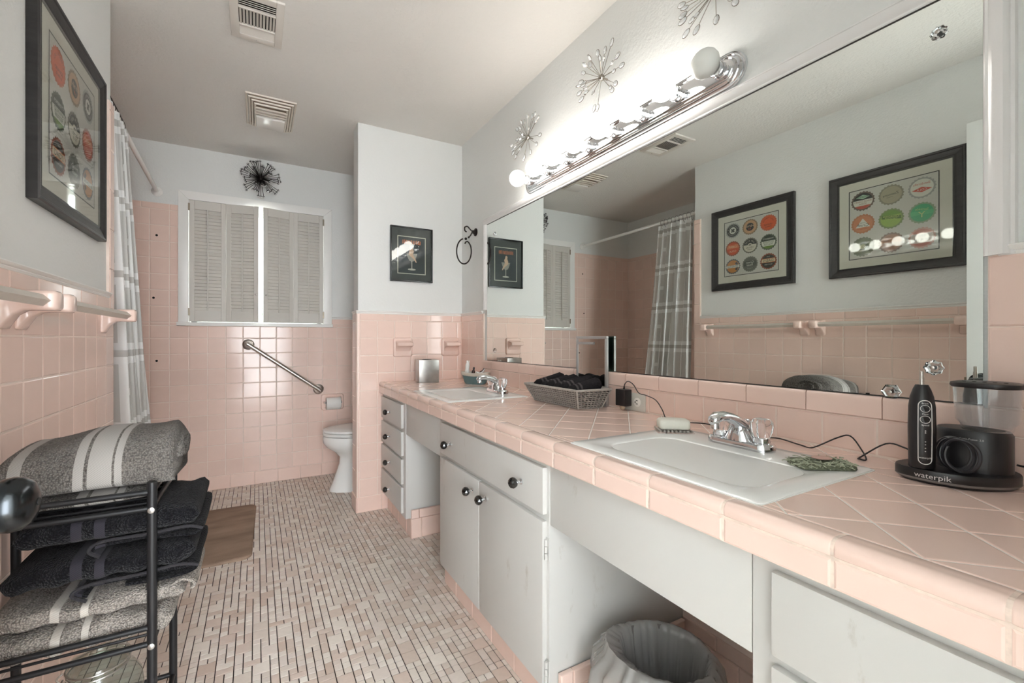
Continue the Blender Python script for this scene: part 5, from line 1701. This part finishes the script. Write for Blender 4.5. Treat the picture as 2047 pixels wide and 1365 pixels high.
# inner roll showing at the right end
pts = []
for k in range(40):
    a = R(200 - k * 13)
    r = 0.040 - 0.0007 * k
    pts.append((r * math.cos(a) * 1.9, r * math.sin(a)))
b = MB()
cy_, cz_ = 1.275, gz + 0.060
for k in range(len(pts) - 1):
    pass
rng = []
for xk, sh in ((gx1 - 0.02, 1.0), (gx1 + 0.006, 0.97), (gx1 + 0.010, 0.93)):
    o_ = [(xk, cy_ + a * sh, cz_ + c * sh) for a, c in pts]
    i_ = [(xk, cy_ + a * sh * 0.86, cz_ + c * sh * 0.86) for a, c in reversed(pts)]
    rng.append(o_ + i_)
b.loft(rng, caps=False)
nn_ = len(rng[0])
hn = len(pts)
for i in range(hn - 1):
    b.f.append((2 * nn_ + i, 2 * nn_ + i + 1, 2 * nn_ + nn_ - 2 - i, 2 * nn_ + nn_ - 1 - i))
b.build('inner_fold', gray, t, angle=80)
# lower lip resting between the rails
MB().loft([[(x, 1.277 + 0.124 * math.copysign(abs(math.cos(2 * PI * i / 20)) ** 0.6, math.cos(2 * PI * i / 20)) * q, gz - 0.016 + 0.017 * math.sin(2 * PI * i / 20) * q) for i in range(20)] for x, q in ((-0.440, 0.4), (-0.43, 0.8), (-0.40, 0.95), (-0.30, 1), (-0.22, 0.95), (-0.205, 0.9), (-0.196, 0.4))]).build('under_fold', gray, t, angle=80)

blk = terry('black_terry', (24, 23, 27), [(-0.055, -0.038), (-0.018, -0.002)], bandcol=(48, 46, 52))
bge = terry('beige_terry', (168, 160, 152), [(-0.075, -0.060), (-0.030, -0.018)], bandcol=(186, 180, 172))
def plump(parent, m, x0, x1, y0, y1, z0, z1, seed, name='cloth', tilt=0.0):
    """plump folded towel: rounded near and far edges, soft ends"""
    rr = random.Random(seed)
    f = [rr.uniform(0, 6.28) for _ in range(6)]
    secs = []
    NX, NA = 30, 32
    for k in range(NX + 1):
        s_ = k / NX
        x = x0 + (x1 - x0) * s_
        e = min(s_, 1 - s_) * (x1 - x0)
        q = min(1.0, e / 0.022)
        full = math.sqrt(max(0.0, 1 - (1 - q) ** 2)) * 0.78 + 0.22
        lp = []
        for i in range(NA):
            a = 2 * PI * i / NA
            c, n_ = math.cos(a), math.sin(a)
            yy = (y0 + y1) / 2 + (y1 - y0) / 2 * math.copysign(abs(c) ** 0.45, c) * (0.94 + 0.06 * full) + 0.004 * math.sin(5 * s_ * 6.28 + f[0] + i * 0.2)
            hz = (z1 - z0) / 2
            zz = (z0 + z1) / 2 + hz * math.copysign(abs(n_) ** 0.55, n_) * full
            zz += 0.0035 * math.sin(11 * s_ + f[1] + 2.0 * c) * (1 if n_ > 0 else 0.3) + 0.002 * math.sin(31 * s_ + f[2]) + tilt * (s_ - 0.5)
            lp.append((x, yy, zz))
        secs.append(lp)
    return MB().loft(secs).build(name, m, parent, angle=85)
hemk = mat('black_hem', (40, 38, 42), 0.9, bump=0.6, bscale=500)
G_ = 'folded towels on the middle shelf'
t = thing('bath_towel', 'folded black towel directly under the grey towel', 'towel', (-0.27, 1.27, 0.645), G_)
plump(t, blk, -0.408, -0.112, 1.143, 1.380, 0.662, 0.7165, 4)
ribbon_towel([(-0.280, 0.640), (-0.292, 0.650), (-0.275, 0.659), (-0.20, 0.660), (-0.135, 0.663), (-0.108, 0.658), (-0.122, 0.648), (-0.16, 0.650), (-0.20, 0.652)], 0.010, 1.146, 1.375, blk, t, 'hem_fold', 3)
MB().tube(smoothpath([(-0.280, 1.1445, 0.6345), (-0.297, 1.1445, 0.650), (-0.276, 1.1445, 0.6645), (-0.20, 1.1445, 0.665), (-0.135, 1.1445, 0.668), (-0.105, 1.1445, 0.658)], 5), 0.0034, 7).build('hem', hemk, t)
t = thing('bath_towel', 'folded black towel in the middle of the stack above the beige towels', 'towel', (-0.27, 1.27, 0.575), G_)
plump(t, blk, -0.428, -0.120, 1.143, 1.380, 0.583, 0.633, 6)
ribbon_towel([(-0.300, 0.556), (-0.318, 0.568), (-0.295, 0.577), (-0.22, 0.578), (-0.15, 0.583), (-0.118, 0.578), (-0.132, 0.570), (-0.18, 0.568), (-0.24, 0.565)], 0.010, 1.146, 1.375, blk, t, 'hem_fold', 5)
MB().tube(smoothpath([(-0.300, 1.1445, 0.5505), (-0.323, 1.1445, 0.568), (-0.296, 1.1445, 0.5825), (-0.22, 1.1445, 0.5835), (-0.15, 1.1445, 0.588), (-0.113, 1.1445, 0.579)], 5), 0.0034, 7).build('hem', hemk, t)
t = thing('bath_towel', 'folded beige towel under the black towels', 'towel', (-0.28, 1.27, 0.52), G_)
plump(t, bge, -0.452, -0.138, 1.143, 1.380, 0.511, 0.549, 7)
ribbon_towel([(-0.170, 0.536), (-0.148, 0.552), (-0.128, 0.549), (-0.120, 0.538), (-0.128, 0.530)], 0.009, 1.148, 1.33, bge, t, 'hem_fold', 8)
t = thing('bath_towel', 'folded beige towel at the bottom of the stack on the rack', 'towel', (-0.28, 1.27, 0.475), G_)
plump(t, bge, -0.446, -0.160, 1.146, 1.378, 0.4475, 0.504, 9)

# glass jar on the lowest shelf
jc = Vector((-0.305, 1.245, 0.2055))
t = thing('glass_jar', 'clear glass jar with a wire clip lid under the towels', 'jar', jc)
MB().lathe([(0.060, 0.0), (0.070, 0.006), (0.076, 0.04), (0.078, 0.085), (0.074, 0.115), (0.062, 0.135), (0.050, 0.145), (0.050, 0.155)], jc, (0, 0, 1), 32, caps=False).build('body', jar_m, t, angle=60)
MB().lathe([(0.0, 0.0), (0.060, 0.0), (0.066, 0.006), (0.0, 0.008)], jc, (0, 0, 1), 32).build('bottom', jar_m, t, angle=60)
MB().lathe([(0.053, 0.156), (0.055, 0.160), (0.055, 0.168), (0.050, 0.174), (0.035, 0.178), (0.0, 0.180)], jc, (0, 0, 1), 32, caps=False).build('lid', jar_m, t, angle=60)
MB().tube([jc + Vector((0.0525 * math.cos(2 * PI * i / 32), 0.0525 * math.sin(2 * PI * i / 32), 0.152)) for i in range(32)], 0.0018, 6, closed=True).tube([jc + Vector((0.0545 * math.cos(2 * PI * i / 32), 0.0545 * math.sin(2 * PI * i / 32), 0.163)) for i in range(32)], 0.0016, 6, closed=True).build('wire_band', bchrome, t)
cw = jc + Vector((-0.054, -0.018, 0))
MB().tube(smoothpath([cw + Vector((0, 0, 0.166)), cw + Vector((-0.010, -0.003, 0.158)), cw + Vector((-0.006, -0.002, 0.146)), cw + Vector((-0.020, -0.006, 0.125)), cw + Vector((-0.026, -0.008, 0.100)), cw + Vector((-0.022, -0.002, 0.100)), cw + Vector((-0.012, 0.004, 0.128)), cw + Vector((-0.002, 0.004, 0.150))], 5), 0.0016, 6).build('wire_clip', bchrome, t)

# ------------------------------------------------------------------ door with knob
dr = bpy.data.objects.new('door_1', None)
link(dr)
dr.location = (-0.30, 0.31, 0)
dr['kind'] = 'structure'
dr['label'] = 'open white door with a dark metal knob, swung along the wall'
door_m = mat('door_paint', (222, 224, 222), 0.35)
MB().box(-0.317, -0.282, -0.075, 0.700, 0.010, 2.033).build('door_leaf', door_m, dr, bevel=0.002)
km = mat('knob_metal', (62, 65, 68), 0.22, 1.0)
ky, kz = 0.652, 0.897
k_ = MB().lathe([(0.030, 0), (0.030, 0.003), (0.026, 0.006), (0.013, 0.009), (0.0115, 0.024), (0.014, 0.030), (0.022, 0.035), (0.0275, 0.043), (0.029, 0.051), (0.0275, 0.059), (0.021, 0.067), (0.010, 0.071), (0.0, 0.0715)], (-0.282, ky, kz), (1, 0, 0), 32).build('knob', km, dr, angle=60)
MB().lathe([(0.004, 0), (0.004, 0.0008), (0, 0.0008)], (-0.2108, ky, kz), (1, 0, 0), 12).build('keyhole', mat('hole', (12, 10, 9), 0.9), k_)
MB().lathe([(0.030, 0), (0.026, 0.006), (0.013, 0.009), (0.0115, 0.024), (0.022, 0.035), (0.029, 0.051), (0.021, 0.067), (0.0, 0.0715)], (-0.317, ky, kz), (-1, 0, 0), 32).build('knob', km, dr, angle=60)
MB().box(-0.311, -0.288, 0.699, 0.702, kz - 0.028, kz + 0.028).build('latch_plate', mat('latch_brass', (120, 112, 96), 0.35, 0.9), dr, bevel=0.001)
MB().box(-0.306, -0.293, 0.701, 0.710, kz - 0.008, kz + 0.008).build('latch_bolt', mat('latch_brass', (120, 112, 96), 0.35, 0.9), dr, bevel=0.001)

# ------------------------------------------------------------------ rug
rug_m = mat('rug_pile', (156, 134, 118), 0.98, bump=0.8, bscale=260, var=0.28, vscale=7, spec=0.05, stretch=(0.6, 1.6, 1))
b = MB()
rp = rrect(-0.47, -0.012, 2.425, 3.195, 0.05, 6)
b.loft([[(a, c, z) for a, c in [( -0.24 + (p[0] + 0.24) * k, 2.81 + (p[1] - 2.81) * k) for p in rp]] for k, z in ((1.0, 0.0017), (1.0, 0.009), (0.99, 0.013), (0.95, 0.0145))])
b.rot((-0.24, 2.81, 0), R(-1.5))
single(b.build('bath_rug', rug_m, None, angle=60), 'brown plush bath rug on the mosaic floor', 'rug')

# ------------------------------------------------------------------ toilet
t = thing('toilet', 'white toilet half hidden behind the partition wall', 'toilet', (0.75, 3.24, 0))
ty = 3.245
def egg(x0, x1, hw, z, n=36, pw=1.0):
    out = []
    cx_ = x0 + (x1 - x0) * 0.46
    for i in range(n):
        a = 2 * PI * i / n
        rx = (x1 - cx_) if math.cos(a) > 0 else (cx_ - x0)
        out.append((cx_ + rx * math.cos(a), ty + hw * math.sin(a), z))
    return out
MB().loft([egg(0.450, 1.06, 0.120, 0.0005), egg(0.452, 1.06, 0.119, 0.012), egg(0.475, 1.04, 0.104, 0.06), egg(0.500, 1.02, 0.094, 0.13), egg(0.520, 1.00, 0.092, 0.19), egg(0.522, 0.99, 0.100, 0.235), egg(0.488, 0.99, 0.128, 0.275), egg(0.436, 1.0, 0.160, 0.310), egg(0.412, 1.01, 0.178, 0.345), egg(0.408, 1.015, 0.182, 0.375), egg(0.411, 1.015, 0.180, 0.392), egg(0.430, 1.0, 0.16, 0.395)]).build('bowl', porcelain, t, angle=70)
seat = MB().loft([egg(0.410, 0.99, 0.180, 0.398), egg(0.407, 0.99, 0.183, 0.402), egg(0.409, 0.99, 0.181, 0.414), egg(0.416, 0.985, 0.175, 0.417)]).build('seat', porcelain, t, angle=50)
MB().loft([egg(0.413, 0.99, 0.178, 0.420), egg(0.409, 0.99, 0.182, 0.424), egg(0.411, 0.99, 0.180, 0.436), egg(0.43, 0.98, 0.165, 0.441), egg(0.50, 0.95, 0.11, 0.444)]).build('lid', porcelain, t, angle=50)
MB().cyl((0.418, ty, 0.415), (0.418, ty, 0.421), 0.006, n=8).build('lid_bumper', white_m, seat)
MB().loft([[(a, c, z) for a, c in rrect(1.035, XR - 0.012, ty - hw, ty + hw, 0.03, 5)] for z, hw in ((0.40, 0.215), (0.42, 0.225), (0.74, 0.24), (0.752, 0.236))]).build('tank', porcelain, t, angle=50)
MB().loft([[(a, c, z) for a, c in rrect(1.022, XR - 0.008, ty - hw, ty + hw, 0.03, 5)] for z, hw in ((0.753, 0.245), (0.758, 0.25), (0.775, 0.25), (0.785, 0.24))]).build('tank_lid', porcelain, t, angle=50)
MB().loft([[(a, c, z) for a, c in rrect(0.94, 1.16, ty - 0.12, ty + 0.12, 0.03, 4)] for z in (0.36, 0.401)]).build('tank_shelf', porcelain, t, angle=50)

# ------------------------------------------------------------------ paper holder and roll
t = thing('paper_holder', 'pink ceramic toilet paper holder on the tiled wall', 'paper holder', (0.53, YB, 0.51))
hx0, hx1, hz0, hz1 = 0.446, 0.617, 0.514, 0.640
fr = rrect(hx0, hx1, hz0, hz1, 0.02, 4)
inn = rrect(hx0 + 0.018, hx1 - 0.018, hz0 + 0.018, hz1 - 0.018, 0.012, 4)
b = MB()
b.loft([[(a, YB + 0.001, c) for a, c in fr], [(a, YB - 0.012, c) for a, c in fr], [(a * 0.94 + 0.06 * 0.5315, YB - 0.017, c * 0.94 + 0.06 * 0.577) for a, c in fr], [(a, YB - 0.016, c) for a, c in inn], [(a, YB - 0.002, c) for a, c in inn]], caps=False)
n = len(fr)
b.f.append(tuple(range(4 * n, 5 * n)))
b.build('frame', tile_m, t, angle=50)
for x in (0.468, 0.597):
    MB().cyl((x, YB - 0.002, 0.575), (x, YB - 0.045, 0.575), 0.009, n=12).build('arm', tile_m, t)
MB().cyl((0.466, YB - 0.043, 0.575), (0.599, YB - 0.043, 0.575), 0.007, n=12).build('roller', chrome, t)
t = thing('toilet_roll', 'white roll of toilet paper in the pink holder', 'toilet paper', (0.5315, YB - 0.043, 0.53))
b = MB()
rl = [(0.0205, 0.0), (0.046, 0.0), (0.0475, 0.002), (0.0475, 0.104), (0.046, 0.106), (0.0205, 0.106), (0.0205, 0.0)]
b.lathe(rl, (0.479, YB - 0.0545, 0.570), (1, 0, 0), 32, caps=False)
b.build('roll', mat('tissue', (232, 230, 226), 0.95), t, angle=50)

# ------------------------------------------------------------------ grab bar
t = thing('grab_bar', 'slanted steel grab bar on the tiled wall below the window', 'grab bar', (0.18, YB, 0.86))
g0, g1 = Vector((-0.055, YB, 1.036)), Vector((0.428, YB, 0.683))
dv = (g1 - g0).normalized()
out = Vector((0, -1, 0))
MB().tube(smoothpath([g0 + out * 0.004, g0 + out * 0.030, g0 + out * 0.046 + dv * 0.012, g0 + out * 0.052 + dv * 0.036, g1 + out * 0.052 - dv * 0.036, g1 + out * 0.046 - dv * 0.012, g1 + out * 0.030, g1 + out * 0.004], 6), 0.0155, 14).build('bar', bchrome, t)
for g in (g0, g1):
    MB().lathe([(0.039, 0), (0.039, 0.004), (0.033, 0.008), (0.020, 0.010), (0.0165, 0.014)], g + Vector((0, 0.0005, 0)), (0, -1, 0), 24).build('flange', bchrome, t)

# ------------------------------------------------------------------ tub, rod, curtain
t = thing('bathtub', 'white bathtub behind the shower curtain', 'bathtub', (-0.9, 2.95, 0))
tx0, tx1, ty0, ty1 = XT + 0.003, -0.560, 2.238, YB - 0.003
L_ = [[(a, c, z) for a, c in rrect(x0, x1, y0, y1, r, 5)] for x0, x1, y0, y1, r, z in (
    (tx0, tx1, ty0, ty1, 0.02, 0.0005), (tx0, tx1, ty0, ty1, 0.02, 0.37), (tx0 + 0.006, tx1 - 0.006, ty0 + 0.006, ty1 - 0.006, 0.02, 0.385),
    (tx0 + 0.06, tx1 - 0.06, ty0 + 0.07, ty1 - 0.07, 0.10, 0.386), (tx0 + 0.08, tx1 - 0.08, ty0 + 0.09, ty1 - 0.09, 0.10, 0.37), (tx0 + 0.13, tx1 - 0.12, ty0 + 0.2, ty1 - 0.16, 0.10, 0.10), (tx0 + 0.17, tx1 - 0.16, ty0 + 0.26, ty1 - 0.2, 0.08, 0.075))]
MB().loft(L_).build('shell', porcelain, t, angle=50)
ra, rb = Vector((-0.597, YB, 2.076)), Vector((-0.545, 2.225, 2.070))
rod = thing('shower_rod', 'white shower curtain rod over the tub', 'curtain rod', ra)
MB().cyl(ra + Vector((0, 0.004, 0)), rb, 0.0125, n=14).build('rod', trim_m, rod)
MB().lathe([(0.032, 0), (0.032, 0.005), (0.026, 0.012), (0.016, 0.02), (0.014, 0.024)], ra + Vector((0, 0.0075, 0)), rb - ra, 20).build('flange', trim_m, rod)
MB().lathe([(0.024, 0), (0.024, 0.004), (0.020, 0.008), (0.014, 0.012)], rb + Vector((0, 0.0045, 0)), ra - rb, 20).build('flange', trim_m, rod)

cm = bpy.data.materials.new('curtain_print')
cm.use_nodes = True
N, L = cm.node_tree.nodes, cm.node_tree.links
p = N['Principled BSDF']
p.inputs['Roughness'].default_value = 0.45
uv = N.new('ShaderNodeUVMap')
sp_ = N.new('ShaderNodeSeparateXYZ')
L.new(uv.outputs[0], sp_.inputs[0])
def mth(op, a, c=None):
    n = N.new('ShaderNodeMath')
    n.operation = op
    for i, x in enumerate((a, c)):
        if x is None:
            continue
        if isinstance(x, (int, float)):
            n.inputs[i].default_value = x
        else:
            L.new(x, n.inputs[i])
    return n.outputs[0]
def rng_(v, lo, hi):
    return mth('MULTIPLY', mth('GREATER_THAN', v, lo), mth('LESS_THAN', v, hi))
vm = mth('MODULO', sp_.outputs['Y'], 0.325)
um = mth('MODULO', mth('ADD', sp_.outputs['X'], 0.03), 0.30)
vw = mth('MAXIMUM', rng_(vm, 0.0, 0.030), rng_(vm, 0.058, 0.088))
vg = rng_(vm, 0.030, 0.058)
uw = mth('MAXIMUM', rng_(um, 0.0, 0.034), rng_(um, 0.06, 0.094))
v2 = mth('MODULO', mth('ADD', sp_.outputs['Y'], 0.14), 0.325)
sq = mth('MULTIPLY', rng_(v2, 0.0, 0.03), rng_(um, 0.0, 0.094))
white_f = mth('MAXIMUM', mth('MAXIMUM', vw, mth('MULTIPLY', uw, mth('SUBTRACT', 1, vg))), sq)
grey_f = vg
cmx = N.new('ShaderNodeMix'); cmx.data_type = 'RGBA'
cmx.inputs['A'].default_value = srgb(218, 217, 214)
cmx.inputs['B'].default_value = srgb(242, 242, 241)
L.new(white_f, cmx.inputs['Factor'])
cmy = N.new('ShaderNodeMix'); cmy.data_type = 'RGBA'
cmy.inputs['B'].default_value = srgb(206, 204, 200)
L.new(cmx.outputs['Result'], cmy.inputs['A'])
L.new(grey_f, cmy.inputs['Factor'])
L.new(cmy.outputs['Result'], p.inputs['Base Color'])
alpha = mth('ADD', mth('MULTIPLY', white_f, 0.12), 0.86)
L.new(alpha, p.inputs['Alpha'])
tl = N.new('ShaderNodeBsdfTranslucent')
L.new(cmy.outputs['Result'], tl.inputs[0])
ms = N.new('ShaderNodeMixShader')
ms.inputs[0].default_value = 0.25
L.new(p.outputs[0], ms.inputs[1])
L.new(tl.outputs[0], ms.inputs[2])
L.new(ms.outputs[0], N['Material Output'].inputs[0])

t = thing('shower_curtain', 'white and grey geometric shower curtain bunched at the tub end', 'curtain', (-0.52, 2.5, 0.2))
NU, NV = 150, 44
W_, ztop, zbot = 1.55, 2.035, 0.16
V, Fq, UVs = [], [], []
folds = 7.5
for j in range(NV + 1):
    q = j / NV
    z = ztop + (zbot - ztop) * q
    for i in range(NU + 1):
        s_ = i / NU
        y0_, y1_ = 2.262, 2.60 + 0.14 * q
        y = y0_ + (y1_ - y0_) * s_
        rx = rb.x + (ra.x - rb.x) * (y - rb.y) / (ra.y - rb.y)
        amp = 0.030 + 0.018 * q
        ph_ = 2 * PI * folds * (s_ + 0.018 * math.sin(9 * s_ + 1)) + 0.5 * q * math.sin(5 * s_)
        x = rx + 0.075 * q ** 1.2 + amp * math.sin(ph_) + 0.008 * math.sin(23 * s_ + 4 * q)
        yy = y + 0.012 * math.sin(2 * ph_) * (0.6 + 0.4 * q)
        V.append((x, yy, z + (0.008 * math.sin(ph_ + 1.5) if j == 0 else 0)))
        UVs.append((s_ * W_, q * (ztop - zbot)))
for j in range(NV):
    for i in range(NU):
        a = j * (NU + 1) + i
        Fq.append((a, a + 1, a + NU + 2, a + NU + 1))
me = bpy.data.meshes.new('panel')
off = base_of(t)
me.from_pydata([(x - off.x, y - off.y, z - off.z) for x, y, z in V], [], Fq)
ul = me.uv_layers.new(name='UVMap')
for lp in me.loops:
    ul.data[lp.index].uv = UVs[lp.vertex_index]
me.polygons.foreach_set('use_smooth', [True] * len(me.polygons))
me.materials.append(cm)
o = bpy.data.objects.new('panel', me)
link(o, t)
for k in range(9):
    s_ = (k + 0.35) / 9
    y = 2.262 + (2.60 - 2.262) * s_
    rx = rb.x + (ra.x - rb.x) * (y - rb.y) / (ra.y - rb.y)
    c = Vector((rx, y, 2.058))
    MB().tube([c + Vector((0.019 * math.cos(2 * PI * i / 18), 0.003 * math.sin(2 * PI * i / 9), 0.036 * math.sin(2 * PI * i / 18))) for i in range(18)], 0.0013, 5, closed=True).build('curtain_ring', iron_m, t)
